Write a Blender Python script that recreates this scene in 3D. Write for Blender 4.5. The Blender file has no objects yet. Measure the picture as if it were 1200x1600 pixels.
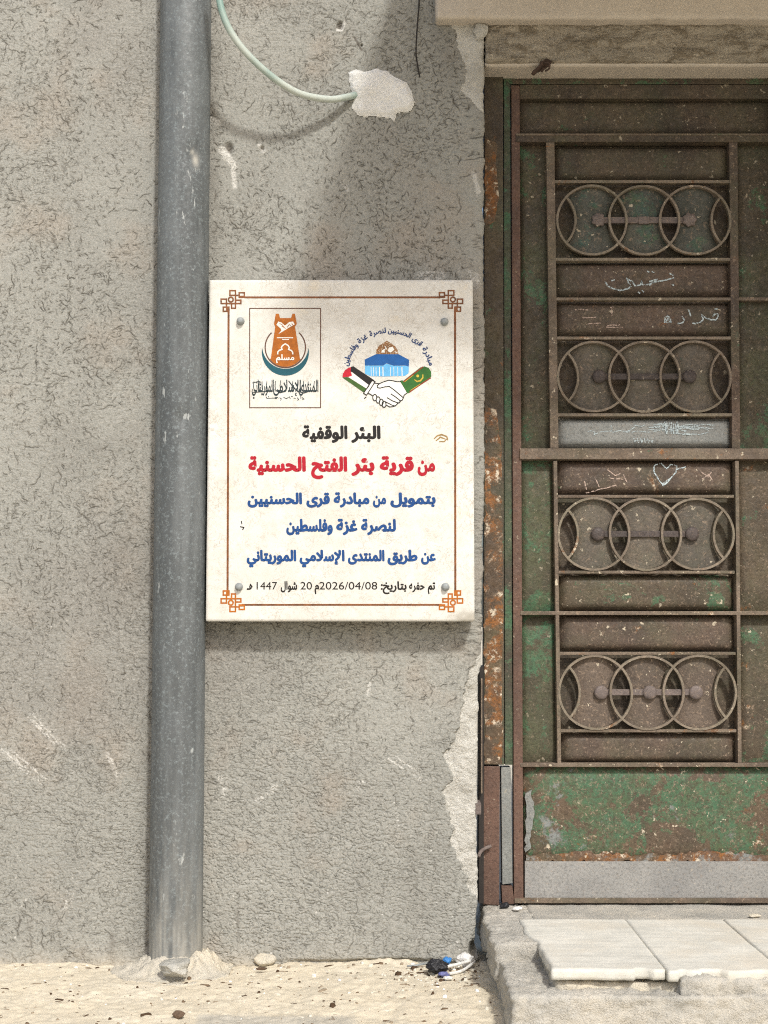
import bpy, bmesh, math, random
import numpy as np
from mathutils import Vector, geometry
random.seed(7); rng = np.random.default_rng(11)
S = bpy.context.scene
COL = S.collection

# ------------------------------------------------------------------ camera
F = 2100.0; D = 3.06; TP = 0.0838
PIT = math.atan(TP); CP, SP = math.cos(PIT), math.sin(PIT)
H = -D * (F * SP + (800 - 1505) * CP) / (F * CP - (800 - 1505) * SP)
def W(px, py, y=0.0):
    """point of the photograph (px, py) on the vertical plane at depth y (wall face = 0, street = negative)"""
    dy = F * CP - (800 - py) * SP; dz = F * SP + (800 - py) * CP
    t = (D + y) / dy
    return ((px - 600) * t, y, H + dz * t)
def PX(x, y, z):
    fy = (y + D) * CP + (z - H) * SP; uz = -(y + D) * SP + (z - H) * CP
    return 600 + F * x / fy, 800 - F * uz / fy
cd = bpy.data.cameras.new('camera'); cam = bpy.data.objects.new('camera', cd); COL.objects.link(cam)
cam.location = (0, -D, H); cam.rotation_euler = (math.pi / 2 + PIT, 0, 0)
cd.sensor_fit = 'VERTICAL'; cd.sensor_height = 24; cd.lens = F / 1600 * 24; cd.clip_end = 2000; cd.clip_start = 0.05
S.camera = cam

# ------------------------------------------------------------------ light
SUN = Vector((0.34, -1.0, 1.02)).normalized()
wd = bpy.data.worlds.new('World'); S.world = wd; wd.use_nodes = True
nt = wd.node_tree; bg = nt.nodes['Background']
sky = nt.nodes.new('ShaderNodeTexSky'); sky.sky_type = 'NISHITA'; sky.sun_disc = False
sky.sun_elevation = math.asin(SUN.z); sky.sun_rotation = math.atan2(SUN.x, SUN.y)
sky.dust_density = 3.5; sky.air_density = 1.0; sky.ozone_density = 1.0
nt.links.new(sky.outputs[0], bg.inputs[0]); bg.inputs[1].default_value = 0.118
sl = bpy.data.lights.new('sun', 'SUN'); sl.energy = 2.3; sl.angle = math.radians(4.6); sl.color = (1, 0.995, 0.955)
so = bpy.data.objects.new('sun', sl); COL.objects.link(so); so.location = SUN * 20
so.rotation_euler = (-SUN).to_track_quat('-Z', 'Y').to_euler()
S.view_settings.view_transform = 'Standard'; S.view_settings.look = 'None'
S.view_settings.exposure = 0.40; S.view_settings.gamma = 1.0
S.cycles.use_denoising = False; S.cycles.filter_width = 1.1; S.cycles.use_adaptive_sampling = False

# ------------------------------------------------------------------ materials
def lin(r, g, b):
    f = lambda c: (c / 255 / 12.92) if c <= 10 else ((c / 255 + .055) / 1.055) ** 2.4
    return (f(r), f(g), f(b), 1)
class Mat:
    def __init__(s, name, rough=0.8, metal=0.0, spec=0.3):
        s.m = bpy.data.materials.new(name); s.m.use_nodes = True; s.t = s.m.node_tree
        s.b = s.t.nodes['Principled BSDF']; s.b.inputs['Roughness'].default_value = rough
        s.b.inputs['Metallic'].default_value = metal; s.b.inputs['Specular IOR Level'].default_value = spec
        s.g = s.t.nodes.new('ShaderNodeNewGeometry').outputs['Position']; s._p = s.g
    def L(s, a, b): s.t.links.new(a, b)
    def scaled(s, sc):
        n = s.t.nodes.new('ShaderNodeMapping'); n.inputs['Scale'].default_value = sc; s.L(s.g, n.inputs[0]); return n.outputs[0]
    def noise(s, scale, detail=3, rough=.55, dist=0, vec=None, w=0):
        n = s.t.nodes.new('ShaderNodeTexNoise'); n.inputs['Scale'].default_value = scale
        n.inputs['Detail'].default_value = detail; n.inputs['Roughness'].default_value = rough; n.inputs['Distortion'].default_value = dist
        if w:
            m = s.t.nodes.new('ShaderNodeMapping'); m.inputs['Location'].default_value = (w, w * .7, w * 1.3); s.L(vec or s._p, m.inputs[0]); s.L(m.outputs[0], n.inputs['Vector'])
        else: s.L(vec or s._p, n.inputs['Vector'])
        return n.outputs['Fac']
    def attr(s, name):
        n = s.t.nodes.new('ShaderNodeAttribute'); n.attribute_name = name; return n.outputs['Fac']
    def attrc(s, name):
        n = s.t.nodes.new('ShaderNodeAttribute'); n.attribute_name = name; return n.outputs['Color']
    def ramp(s, fac, a, b, lo=0.0, hi=1.0):
        n = s.t.nodes.new('ShaderNodeMapRange'); n.interpolation_type = 'SMOOTHSTEP'
        for k, v in zip((1, 2, 3, 4), (a, b, lo, hi)): n.inputs[k].default_value = v
        s.L(fac, n.inputs[0]); return n.outputs[0]
    def math(s, op, a, b):
        n = s.t.nodes.new('ShaderNodeMath'); n.operation = op
        for k, v in enumerate((a, b)):
            if isinstance(v, (int, float)): n.inputs[k].default_value = v
            else: s.L(v, n.inputs[k])
        return n.outputs[0]
    def mix(s, fac, a, b, mode='MIX'):
        n = s.t.nodes.new('ShaderNodeMix'); n.data_type = 'RGBA'; n.blend_type = mode
        for k, v in ((0, fac), (6, a), (7, b)):
            if isinstance(v, (int, float)): n.inputs[k].default_value = v
            elif isinstance(v, tuple): n.inputs[k].default_value = v
            else: s.L(v, n.inputs[k])
        return n.outputs[2]
    def color(s, c):
        if isinstance(c, tuple): s.b.inputs['Base Color'].default_value = c
        else: s.L(c, s.b.inputs['Base Color'])
    def bump(s, h, dist=.002, strength=1.0):
        n = s.t.nodes.new('ShaderNodeBump'); n.inputs['Distance'].default_value = dist; n.inputs['Strength'].default_value = strength
        s.L(h, n.inputs['Height']); s.L(n.outputs[0], s.b.inputs['Normal'])
def flat_mat(name, c, rough=.7, n=.12, wear=.0, wearc=None):
    m = Mat(name, rough)
    v = m.noise(60, 4, .7)
    d = tuple(x * (1 - 2.2 * n) for x in c[:3]) + (1,)
    col = m.mix(m.ramp(v, .35, .7), c, d)
    if wear: col = m.mix(m.ramp(m.noise(420, 2, .6), .62 - wear * .1, .7, 0, wear), col, wearc or (.75, .7, .6, 1))
    m.color(col); return m.m

def m_stucco():
    m = Mat('grey_stucco', .92, spec=.15)
    c = m.mix(m.ramp(m.noise(2.6, 5, .6), .35, .68), (.324, .3215, .289, 1), (.261, .2595, .234, 1))
    c = m.mix(m.ramp(m.noise(5.5, 4, .6, w=3), .5, .72, 0, .5), c, (.33, .275, .22, 1))
    c = m.mix(m.ramp(m.noise(1.3, 4, .65, w=9), .5, .68, 0, .55), c, (.21, .197, .177, 1))
    st = m.noise(3, 4, .6, vec=m.scaled((6, 6, .5)), w=4)
    c = m.mix(m.ramp(st, .58, .75, 0, .22), c, (.19, .175, .155, 1))
    c = m.mix(m.ramp(m.noise(210, 4, .75), .42, .7, 0, .55), c, (.43, .41, .37, 1))
    c = m.mix(m.ramp(m.noise(260, 4, .8, w=5), .5, .68, 0, .6), c, (.15, .138, .118, 1))
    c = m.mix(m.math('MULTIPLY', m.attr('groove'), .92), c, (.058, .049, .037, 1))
    c = m.mix(m.attr('dark_mark'), c, (.10, .085, .07, 1))
    c = m.mix(m.attr('dust'), c, (.46, .40, .31, 1))
    c = m.mix(m.math('MULTIPLY', m.attr('scuff'), m.ramp(m.noise(230, 4, .8, w=7), .38, .56, .15, 1)), c, (.70, .68, .63, 1))
    m.color(c)
    m.bump(m.math('ADD', m.noise(320, 3, .65), m.math('MULTIPLY', m.noise(90, 3, .6), .8)), .0022, .7)
    return m.m
def m_plaster(name, a, b, dirt=(.30, .26, .21, 1), bs=.003):
    m = Mat(name, .92, spec=.15)
    c = m.mix(m.ramp(m.noise(14, 5, .65), .3, .7), a, b)
    c = m.mix(m.ramp(m.noise(45, 4, .7, w=2), .56, .74, 0, .55), c, dirt)
    m.color(c); m.bump(m.math('ADD', m.noise(60, 6, .78), m.noise(200, 4, .7)), bs, 1.0); return m.m
def m_lintel():
    m = Mat('rough_cream_render', .92, spec=.15)
    v = m.scaled((1, 1, 2.4)); a = m.noise(15, 7, .72, .8, vec=v); b = m.noise(42, 6, .75, .4, vec=v, w=2)
    c = m.mix(m.ramp(m.noise(5, 5, .6), .35, .68), (.53, .465, .37, 1), (.44, .39, .31, 1))
    c = m.mix(m.ramp(a, .47, .6, 0, .85), c, (.255, .21, .15, 1))  # dark and lit tones put into the colour so the lumps show
    c = m.mix(m.ramp(b, .54, .64, 0, .7), c, (.68, .61, .49, 1))
    c = m.mix(m.ramp(m.noise(150, 4, .8, w=4), .55, .68, 0, .6), c, (.2, .165, .12, 1))
    m.color(c); m.bump(m.math('ADD', m.math('MULTIPLY', a, 1.4), b), .014, 1.0); return m.m
def m_cement(name, a, b, dust, dusty=.5, streak=False):
    m = Mat(name, .9, spec=.2)
    c = m.mix(m.ramp(m.noise(9, 6, .65), .3, .7), a, b)
    if streak:
        sv = m.noise(7, 5, .65, vec=m.scaled((1.2, 9, 9)), w=3)
        c = m.mix(m.ramp(sv, .42, .72, 0, .6), c, tuple(x * .68 for x in a[:3]) + (1,))
    c = m.mix(m.ramp(m.noise(5, 5, .7, w=5), .42, .66, 0, dusty), c, dust)
    c = m.mix(m.ramp(m.noise(130, 4, .8, w=1), .53, .7, 0, .22 if streak else .6), c, tuple(x * .45 for x in a[:3]) + (1,))
    m.color(c); m.bump(m.math('ADD', m.noise(70, 5, .75), m.noise(280, 3, .7)), .0012 if streak else .003, .5 if streak else .85); return m.m
def m_ground():
    m = Mat('sandy_earth', .95, spec=.1)
    c = m.mix(m.ramp(m.noise(4, 6, .65), .3, .7), (.66, .58, .44, 1), (.59, .53, .415, 1))
    c = m.mix(m.ramp(m.noise(9, 5, .7, w=6), .5, .7, 0, .7), c, (.72, .65, .52, 1))
    c = m.mix(m.ramp(m.noise(3, 4, .6, w=8), .56, .72, 0, .5), c, (.44, .39, .31, 1))
    c = m.mix(m.ramp(m.noise(240, 3, .7), .6, .75, 0, .45), c, (.30, .235, .16, 1))
    c = m.mix(m.ramp(m.noise(330, 2, .7, w=3), .63, .72, 0, .6), c, (.72, .66, .55, 1))
    c = m.mix(m.attr('cement'), c, (.34, .335, .31, 1))
    m.color(c); m.bump(m.math('ADD', m.noise(60, 5, .7), m.noise(400, 3, .7)), .0022, .7); return m.m
def m_pipe():
    m = Mat('weathered_grey_pipe', .5, .0, .45)
    c = m.mix(m.ramp(m.noise(5, 5, .65), .35, .68), (.108, .117, .118, 1), (.142, .152, .154, 1))
    c = m.mix(m.ramp(m.noise(3, 4, .6, vec=m.scaled((9, 9, .7))), .42, .66, 0, .6), c, (.055, .06, .061, 1))
    c = m.mix(m.ramp(m.noise(130, 5, .82), .5, .66, 0, .7), c, (.235, .27, .275, 1))
    c = m.mix(m.ramp(m.noise(160, 3, .8, w=2), .55, .75, 0, .5), c, (.05, .054, .055, 1))
    c = m.mix(m.ramp(m.noise(34, 4, .7, vec=m.scaled((1, 1, .35)), w=7), .645, .7, 0, .6), c, (.5, .52, .5, 1))
    c = m.mix(m.attr('dust'), c, (.40, .38, .33, 1))
    m.color(c); m.L(m.ramp(m.noise(90, 3), .3, .7, .42, .72), m.b.inputs['Roughness'])
    m.bump(m.noise(230, 3, .6), .0008, .5); return m.m
def m_door(name, base=(.105, .075, .052, 1), dark=(.058, .044, .033, 1), green=.0, gcol=(.055, .138, .072, 1), rust=.0, tan=.5, grey=.0, seed=0, olive=.3):
    m = Mat(name, .62, .0, .35)
    c = m.mix(m.ramp(m.noise(7, 5, .65, w=seed + .1), .32, .68), base, dark)
    c = m.mix(m.ramp(m.noise(5, 5, .65, w=seed + 2), .42, .64, 0, olive), c, (.085, .10, .05, 1))
    if green:
        gm = m.ramp(m.noise(7.5, 9, .74, .35, w=seed + 4), .64 - green * .3, .78 - green * .27)
        g2 = m.ramp(m.noise(75, 4, .8, w=seed + 3), .32, .6, .25, .95)
        gc = m.mix(m.ramp(m.noise(19, 4, .7, w=seed + 6), .4, .7), gcol, (.075, .115, .055, 1))
        fl = m.ramp(m.math('ADD', gm, m.math('MULTIPLY', m.noise(48, 6, .78, w=seed + 12), 1.0)), .8, 1.02)
        c = m.mix(m.math('MULTIPLY', fl, g2), c, gc)
    if rust:
        rm = m.ramp(m.noise(13, 7, .72, .5, w=seed + 5), .68 - rust * .4, .74 - rust * .36)
        c = m.mix(rm, c, m.mix(m.ramp(m.noise(55, 5, .75, w=seed + 9), .4, .65), (.25, .10, .026, 1), (.12, .06, .028, 1)))
        c = m.mix(m.math('MULTIPLY', rm, m.ramp(m.noise(38, 6, .75, w=seed + 6), .53, .6)), c, (.60, .52, .40, 1))
    if grey: c = m.mix(m.ramp(m.noise(11, 6, .7, w=seed + 7), .62 - grey * .4, .7 - grey * .36), c, (.21, .22, .21, 1))
    c = m.mix(m.ramp(m.noise(150, 5, .82, w=seed), .47, .66, 0, .8), c, tuple(x * .4 for x in base[:3]) + (1,))
    c = m.mix(m.ramp(m.noise(120, 5, .8, .8, w=seed + 1), .54, .66, 0, min(.85, tan * .9)), c, (.30, .22, .155, 1))
    c = m.mix(m.ramp(m.noise(66, 3, .6, w=seed + 8), .67, .7, 0, min(1, tan * 1.1)), c, (.50, .43, .32, 1))
    m.color(c); m.L(m.ramp(m.noise(80, 3, w=seed), .3, .7, .45, .8), m.b.inputs['Roughness'])
    m.bump(m.math('ADD', m.noise(200, 4, .7, w=seed), m.noise(45, 4, .6, w=seed)), .0016, .9); return m.m
def m_marble():
    m = Mat('cream_stone', .42, .0, .4)
    c = m.mix(m.ramp(m.noise(8, 5, .6), .35, .7), (.70, .685, .635, 1), (.625, .605, .55, 1))
    v = m.noise(34, 5, .6, 2.2)
    vein = m.math('SUBTRACT', 1.0, m.ramp(m.math('ABSOLUTE', m.math('SUBTRACT', v, .5), 0), .0, .03))
    v2 = m.noise(62, 4, .6, 2.5, w=4); vein2 = m.math('SUBTRACT', 1.0, m.ramp(m.math('ABSOLUTE', m.math('SUBTRACT', v2, .5), 0), .0, .035))
    patch = m.ramp(m.noise(16, 4, .6, w=3), .4, .62, .1, .8)
    c = m.mix(m.ramp(m.noise(38, 5, .7, w=8), .42, .68, 0, .5), c, (.56, .525, .455, 1))
    c = m.mix(m.math('MULTIPLY', vein, patch), c, (.40, .355, .29, 1))
    c = m.mix(m.math('MULTIPLY', m.math('MULTIPLY', vein2, m.ramp(m.noise(20, 4, .6, w=9), .5, .62)), .6), c, (.42, .38, .31, 1))
    c = m.mix(m.ramp(m.noise(11, 5, .65, w=6), .6, .75, 0, .5), c, (.72, .63, .47, 1))
    c = m.mix(m.ramp(m.noise(140, 3, .6, w=2), .62, .72, 0, .35), c, (.52, .47, .39, 1))
    c = m.mix(m.attr('chip'), c, (.36, .33, .27, 1))
    m.color(c); return m.m
MS = dict(
    stucco=m_stucco(), ground=m_ground(), pipe=m_pipe(), marble=m_marble(),
    plaster=m_plaster('bare_white_plaster', (.68, .66, .60, 1), (.50, .48, .425, 1), (.33, .30, .24, 1), .006),
    patch=m_plaster('white_cement', (.86, .85, .81, 1), (.72, .71, .67, 1), (.52, .5, .46, 1), .0035),
    lintel=m_lintel(),
    fascia=m_plaster('smooth_cream_render', (.56, .50, .42, 1), (.50, .445, .375, 1), (.40, .35, .28, 1), .0012),
    concrete=m_cement('dusty_concrete', (.50, .475, .42, 1), (.37, .355, .315, 1), (.60, .55, .46, 1), .65),
    tile=m_cement('worn_stone_tile', (.70, .68, .61, 1), (.58, .565, .505, 1), (.60, .54, .44, 1), .6, True),
    mortar=m_cement('crumbly_mortar', (.62, .57, .47, 1), (.52, .48, .40, 1), (.66, .585, .45, 1), .8),
    stone=m_cement('grey_stone', (.66, .64, .58, 1), (.34, .33, .29, 1), (.68, .63, .53, 1), .5),
    fb=m_door('brown_green_frame', green=.68, tan=.35, seed=3),
    fr=m_door('rusted_frame', base=(0.142, 0.088, 0.047, 1), green=.2, rust=.5, tan=.4, seed=5),
    frt=m_door('dark_brown_frame', base=(0.100, 0.077, 0.047, 1), green=.35, rust=.12, tan=.3, seed=6),
    gstrip=m_door('green_frame', base=(0.065, 0.088, 0.050, 1), green=.6, tan=.25, seed=7),
    jlow=m_door('brown_primer_frame', base=(0.147, 0.083, 0.059, 1), dark=(0.088, 0.053, 0.040, 1), tan=.35, seed=8, olive=.0),
    zinc=m_door('grey_zinc', base=(0.248, 0.254, 0.236, 1), dark=(0.189, 0.195, 0.183, 1), tan=.3, seed=9, olive=.0),
    pd=m_door('dark_brown_sheet', base=(0.097, 0.071, 0.047, 1), dark=(0.050, 0.037, 0.028, 1), green=.12, tan=.5, seed=11),
    pm=m_door('brown_sheet', base=(0.127, 0.087, 0.063, 1), dark=(0.068, 0.050, 0.038, 1), green=.16, rust=.17, tan=.8, seed=13),
    pg=m_door('green_brown_sheet', base=(0.112, 0.083, 0.053, 1), dark=(0.065, 0.050, 0.035, 1), green=.46, rust=.16, tan=.8, seed=17),
    pgg=m_door('flaking_green_sheet', base=(0.127, 0.083, 0.053, 1), dark=(0.071, 0.055, 0.038, 1), green=.77, rust=.14, grey=.04, tan=1.0, seed=19),
    stu=m_door('dark_olive_sheet', base=(0.083, 0.066, 0.042, 1), dark=(0.050, 0.041, 0.028, 1), green=.44, tan=.5, seed=25, olive=.5),
    stl=m_door('olive_green_sheet', base=(0.088, 0.078, 0.047, 1), dark=(0.057, 0.050, 0.031, 1), green=.66, tan=.4, seed=23, olive=.6),
    grey=m_door('bare_grey_sheet', base=(0.307, 0.313, 0.295, 1), dark=(0.236, 0.242, 0.230, 1), tan=.4, seed=29, olive=.0),
    kick=m_door('grey_kick_sheet', base=(0.319, 0.309, 0.289, 1), dark=(0.248, 0.242, 0.230, 1), tan=.35, seed=31, olive=.05),
    bar=m_door('worn_brown_bar', base=(0.201, 0.153, 0.112, 1), dark=(0.100, 0.073, 0.053, 1), green=.15, rust=.22, tan=1.0, seed=37),
    ring=m_door('worn_grille_bar', base=(0.260, 0.212, 0.159, 1), dark=(0.153, 0.118, 0.088, 1), green=.1, rust=.2, tan=1.0, seed=41),
    peel=m_door('peeling_rust_sheet', base=(0.165, 0.094, 0.059, 1), dark=(0.106, 0.065, 0.041, 1), rust=.5, tan=1.0, grey=.16, seed=51),
    platet=m_door('teal_pressed_sheet', base=(.105, .105, .085, 1), dark=(.06, .062, .052, 1), green=.45, gcol=(.05, .10, .08, 1), tan=.8, seed=53, olive=.1),
    platem=m_door('tan_pressed_sheet', base=(.16, .12, .09, 1), dark=(.09, .068, .052, 1), green=.2, tan=1.0, seed=57, olive=.2),
    studd=m_door('dark_stud', base=(0.083, 0.065, 0.059, 1), dark=(0.059, 0.047, 0.042, 1), tan=.3, seed=44, olive=.0),
    stud=m_door('dull_stud', base=(0.201, 0.159, 0.142, 1), dark=(0.130, 0.104, 0.094, 1), tan=.6, seed=43, olive=.0),
    plate=m_door('dull_pressed_sheet', base=(0.136, 0.112, 0.085, 1), dark=(0.085, 0.073, 0.059, 1), green=.16, gcol=(.05, .12, .09, 1), tan=.7, seed=47),
    cable=None,
    steel=flat_mat('dull_steel', (.30, .32, .32, 1), .4),
    black=flat_mat('black_plastic', (.022, .022, .025, 1), .5), wire=flat_mat('black_wire', (.03, .025, .022, 1), .6),
    white=flat_mat('white_scrap', (.78, .76, .72, 1), .7), blue=flat_mat('blue_scrap', (.05, .22, .55, 1), .5),
    violet=flat_mat('violet_scrap', (.16, .17, .36, 1), .5),
    rustbrown=flat_mat('rusty_shard', (.13, .085, .055, 1), .8, .2),
    brownrag=flat_mat('brown_rag', (.085, .055, .042, 1), .9, .2),
    t_red=flat_mat('red_letter_paint', (.42, .006, .02, 1), .5, .1), t_blue=flat_mat('blue_letter_paint', (.010, .064, .225, 1), .5, .1),
    t_black=flat_mat('black_letter_paint', (.012, .010, .009, 1), .5, .1), t_navy=flat_mat('navy_letter_paint', (.025, .055, .16, 1), .5, .1),
    t_teal=flat_mat('teal_paint', (.012, .095, .125, 1), .5, .1), t_ink=flat_mat('dark_teal_ink', (.018, .035, .04, 1), .5, .1),
    t_brown=flat_mat('brown_border_paint', (.235, .085, .028, 1), .5, .25), t_orange=flat_mat('orange_paint', (.45, .13, .01, 1), .5, .15),
    t_dbrown=flat_mat('dark_brown_line', (.12, .055, .035, 1), .5, .1),
    t_white=flat_mat('white_paint', (.80, .78, .72, 1), .5, .03), t_roof=flat_mat('deep_blue_paint', (.008, .10, .34, 1), .5, .08),
    t_sky=flat_mat('light_blue_paint', (.14, .46, .78, 1), .5, .08), t_dome=flat_mat('bronze_paint', (.27, .12, .04, 1), .5, .2, .9, (.75, .66, .5, 1)),
    t_fred=flat_mat('flag_red_paint', (.55, .012, .03, 1), .5), t_fgreen=flat_mat('flag_green_paint', (.05, .115, .02, 1), .5),
    t_mgreen=flat_mat('emblem_green_paint', (.03, .135, .02, 1), .5), t_yellow=flat_mat('yellow_paint', (.60, .42, .05, 1), .5),
    t_dred=flat_mat('dull_red_paint', (.28, .03, .01, 1), .5), t_gold=flat_mat('ochre_stain', (.33, .21, .08, 1), .7),
)
def m_cable():
    m = Mat('pale_green_cable', .45, spec=.4)
    c = m.mix(m.ramp(m.noise(7, 3, .5), .4, .62), (.47, .51, .46, 1), (.22, .33, .29, 1))
    c = m.mix(m.ramp(m.noise(120, 3, .6), .6, .75, 0, .4), c, (.3, .28, .22, 1)); m.color(c); return m.m
MS['cable'] = m_cable()
def m_chalk(name, c, cover):
    m = Mat(name, .95, spec=.05); m.color(c)
    tr = m.t.nodes.new('ShaderNodeBsdfTransparent'); mx = m.t.nodes.new('ShaderNodeMixShader')
    m.L(m.ramp(m.noise(260, 3, .7), .62 - cover * .3, .72 - cover * .25), mx.inputs[0])
    m.L(tr.outputs[0], mx.inputs[1]); m.L(m.b.outputs[0], mx.inputs[2])
    m.L(mx.outputs[0], m.t.nodes['Material Output'].inputs[0]); return m.m
MS['chalk'] = m_chalk('pale_blue_chalk', (.48, .56, .58, 1), .76)
MS['scratch'] = m_chalk('pink_scratch', (.46, .35, .29, 1), .75)

# ------------------------------------------------------------------ helpers
def thing(name, label, cat, loc=(0, 0, 0), group=None):
    o = bpy.data.objects.new(name, None); COL.objects.link(o); o.location = loc; o.empty_display_size = .05
    o['label'] = label; o['category'] = cat
    if group: o['group'] = group
    return o
def tag(o, label, cat, group=None):
    o['label'] = label; o['category'] = cat
    if group: o['group'] = group
    return o
def link(name, me, mat, parent=None, smooth=True):
    """link a mesh whose coordinates are world coordinates"""
    if mat: me.materials.append(mat)
    o = bpy.data.objects.new(name, me); COL.objects.link(o)
    if smooth: me.polygons.foreach_set('use_smooth', [True] * len(me.polygons))
    top = parent
    off = Vector((0, 0, 0))
    while top: off += top.location; top = top.parent
    if parent:
        me.transform(__import__('mathutils').Matrix.Translation(-off)); o.parent = parent
    return o
def mesh_np(name, V, Fq, attrs=None):
    me = bpy.data.meshes.new(name); V = np.asarray(V, np.float32); Fq = np.asarray(Fq, np.int32); k = Fq.shape[1]
    me.vertices.add(len(V)); me.vertices.foreach_set('co', V.ravel())
    me.loops.add(Fq.size); me.loops.foreach_set('vertex_index', Fq.ravel())
    me.polygons.add(len(Fq)); me.polygons.foreach_set('loop_start', np.arange(0, Fq.size, k, dtype=np.int32))
    me.update(calc_edges=True)
    for n, a in (attrs or {}).items():
        at = me.attributes.new(n, 'FLOAT', 'POINT'); at.data.foreach_set('value', np.asarray(a, np.float32).ravel())
    me.validate(); return me
def mesh_py(name, V, Fs):
    me = bpy.data.meshes.new(name); me.from_pydata([tuple(v) for v in V], [], Fs); me.update(); return me
def smoothst(t): t = np.clip(t, 0, 1); return t * t * (3 - 2 * t)
_lat = np.random.default_rng(5).random((64, 64, 64)).astype(np.float32)
def vn3(x, y, z):
    xi, yi, zi = np.floor(x).astype(int), np.floor(y).astype(int), np.floor(z).astype(int)
    fx, fy, fz = smoothst(x - xi), smoothst(y - yi), smoothst(z - zi)
    g = lambda a, b, c: _lat[(xi + a) & 63, (yi + b) & 63, (zi + c) & 63]
    l = lambda a, b, t: a + (b - a) * t
    return l(l(l(g(0, 0, 0), g(1, 0, 0), fx), l(g(0, 1, 0), g(1, 1, 0), fx), fy),
             l(l(g(0, 0, 1), g(1, 0, 1), fx), l(g(0, 1, 1), g(1, 1, 1), fx), fy), fz) * 2 - 1
def fbm(x, y, z, f, oct=4, gain=.5):
    s = 0; a = 1; n = 0
    for k in range(oct):
        s = s + a * vn3(x * f + 17.3 * k, y * f + 5.1 * k, z * f + 9.7 * k); n += a; a *= gain; f *= 2.03
    return s / n
def inpoly(px, py, poly):
    ins = np.zeros(px.shape, bool); n = len(poly)
    for i in range(n):
        x1, y1 = poly[i]; x2, y2 = poly[(i + 1) % n]
        if y1 == y2: continue
        ins ^= ((y1 > py) != (y2 > py)) & (px < (x2 - x1) * (py - y1) / (y2 - y1) + x1)
    return ins
def segdist(px, py, pts):
    d = np.full(px.shape, 1e9)
    for (x1, y1), (x2, y2) in zip(pts[:-1], pts[1:]):
        L2 = (x2 - x1) ** 2 + (y2 - y1) ** 2 + 1e-9
        t = np.clip(((px - x1) * (x2 - x1) + (py - y1) * (y2 - y1)) / L2, 0, 1)
        d = np.minimum(d, np.hypot(px - x1 - t * (x2 - x1), py - y1 - t * (y2 - y1)))
    return d
def rough_box(name, x0, x1, y0, y1, z0, z1, mat, parent=None, r=.008, res=.012, amps=((14, .004), (60, .0015)), warp=None, attrs=None):
    """box of quads with rounded edges, roughened by noise"""
    def ax(a, b): return np.linspace(a, b, max(2, int(abs(b - a) / res) + 1))
    X, Y, Z = ax(x0, x1), ax(y0, y1), ax(z0, z1); V = []; Fc = []; base = 0
    def face(A, B, fn, flip):
        nonlocal base
        a, b = np.meshgrid(A, B, indexing='ij'); P = fn(a.ravel(), b.ravel()); V.append(np.stack(P, 1))
        na, nb = len(A), len(B); i = np.arange(na * nb).reshape(na, nb) + base
        q = np.stack([i[:-1, :-1], i[1:, :-1], i[1:, 1:], i[:-1, 1:]], -1).reshape(-1, 4)
        Fc.append(q[:, ::-1] if flip else q); base += na * nb
    o = lambda a, v: np.full_like(a, v)
    face(X, Z, lambda a, b: (a, o(a, y0), b), False); face(X, Z, lambda a, b: (a, o(a, y1), b), True)
    face(X, Y, lambda a, b: (a, b, o(a, z1)), False); face(X, Y, lambda a, b: (a, b, o(a, z0)), True)
    face(Y, Z, lambda a, b: (o(a, x1), a, b), False); face(Y, Z, lambda a, b: (o(a, x0), a, b), True)
    P = np.concatenate(V).astype(float); Q = np.concatenate(Fc)
    lo = np.array([x0 + r, y0 + r, z0 + r]); hi = np.array([x1 - r, y1 - r, z1 - r]); c = np.clip(P, lo, hi)
    d = P - c; n = np.linalg.norm(d, axis=1, keepdims=True); d = d / np.maximum(n, 1e-9); P = c + d * r
    for f, a in amps:
        h = fbm(P[:, 0], P[:, 1], P[:, 2], f, 3); P = P + d * (h * a)[:, None]
    if warp is not None: P = warp(P)
    me = mesh_np(name, P, Q, {k: f(P) for k, f in (attrs or {}).items()})
    bm = bmesh.new(); bm.from_mesh(me); bmesh.ops.remove_doubles(bm, verts=bm.verts, dist=1e-5); bm.to_mesh(me); bm.free()
    return link(name, me, mat, parent)
def prism(name, pts, yf, yb, mat, parent=None, bev=.0015, seg=2):
    """photo outline placed on plane yf, run straight back to yb"""
    bm = bmesh.new(); A = [bm.verts.new(W(p[0], p[1], yf)) for p in pts]; B = [bm.verts.new((v.co.x, yb, v.co.z)) for v in A]
    n = len(A); bm.faces.new(A); bm.faces.new(B[::-1])
    for i in range(n): bm.faces.new((A[i], B[i], B[(i + 1) % n], A[(i + 1) % n]))
    bmesh.ops.recalc_face_normals(bm, faces=bm.faces)
    if bev: bmesh.ops.bevel(bm, geom=list(bm.edges), offset=bev, segments=seg, affect='EDGES', profile=.6, clamp_overlap=True)
    me = bpy.data.meshes.new(name); bm.to_mesh(me); bm.free(); return link(name, me, mat, parent, smooth=False)
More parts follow.
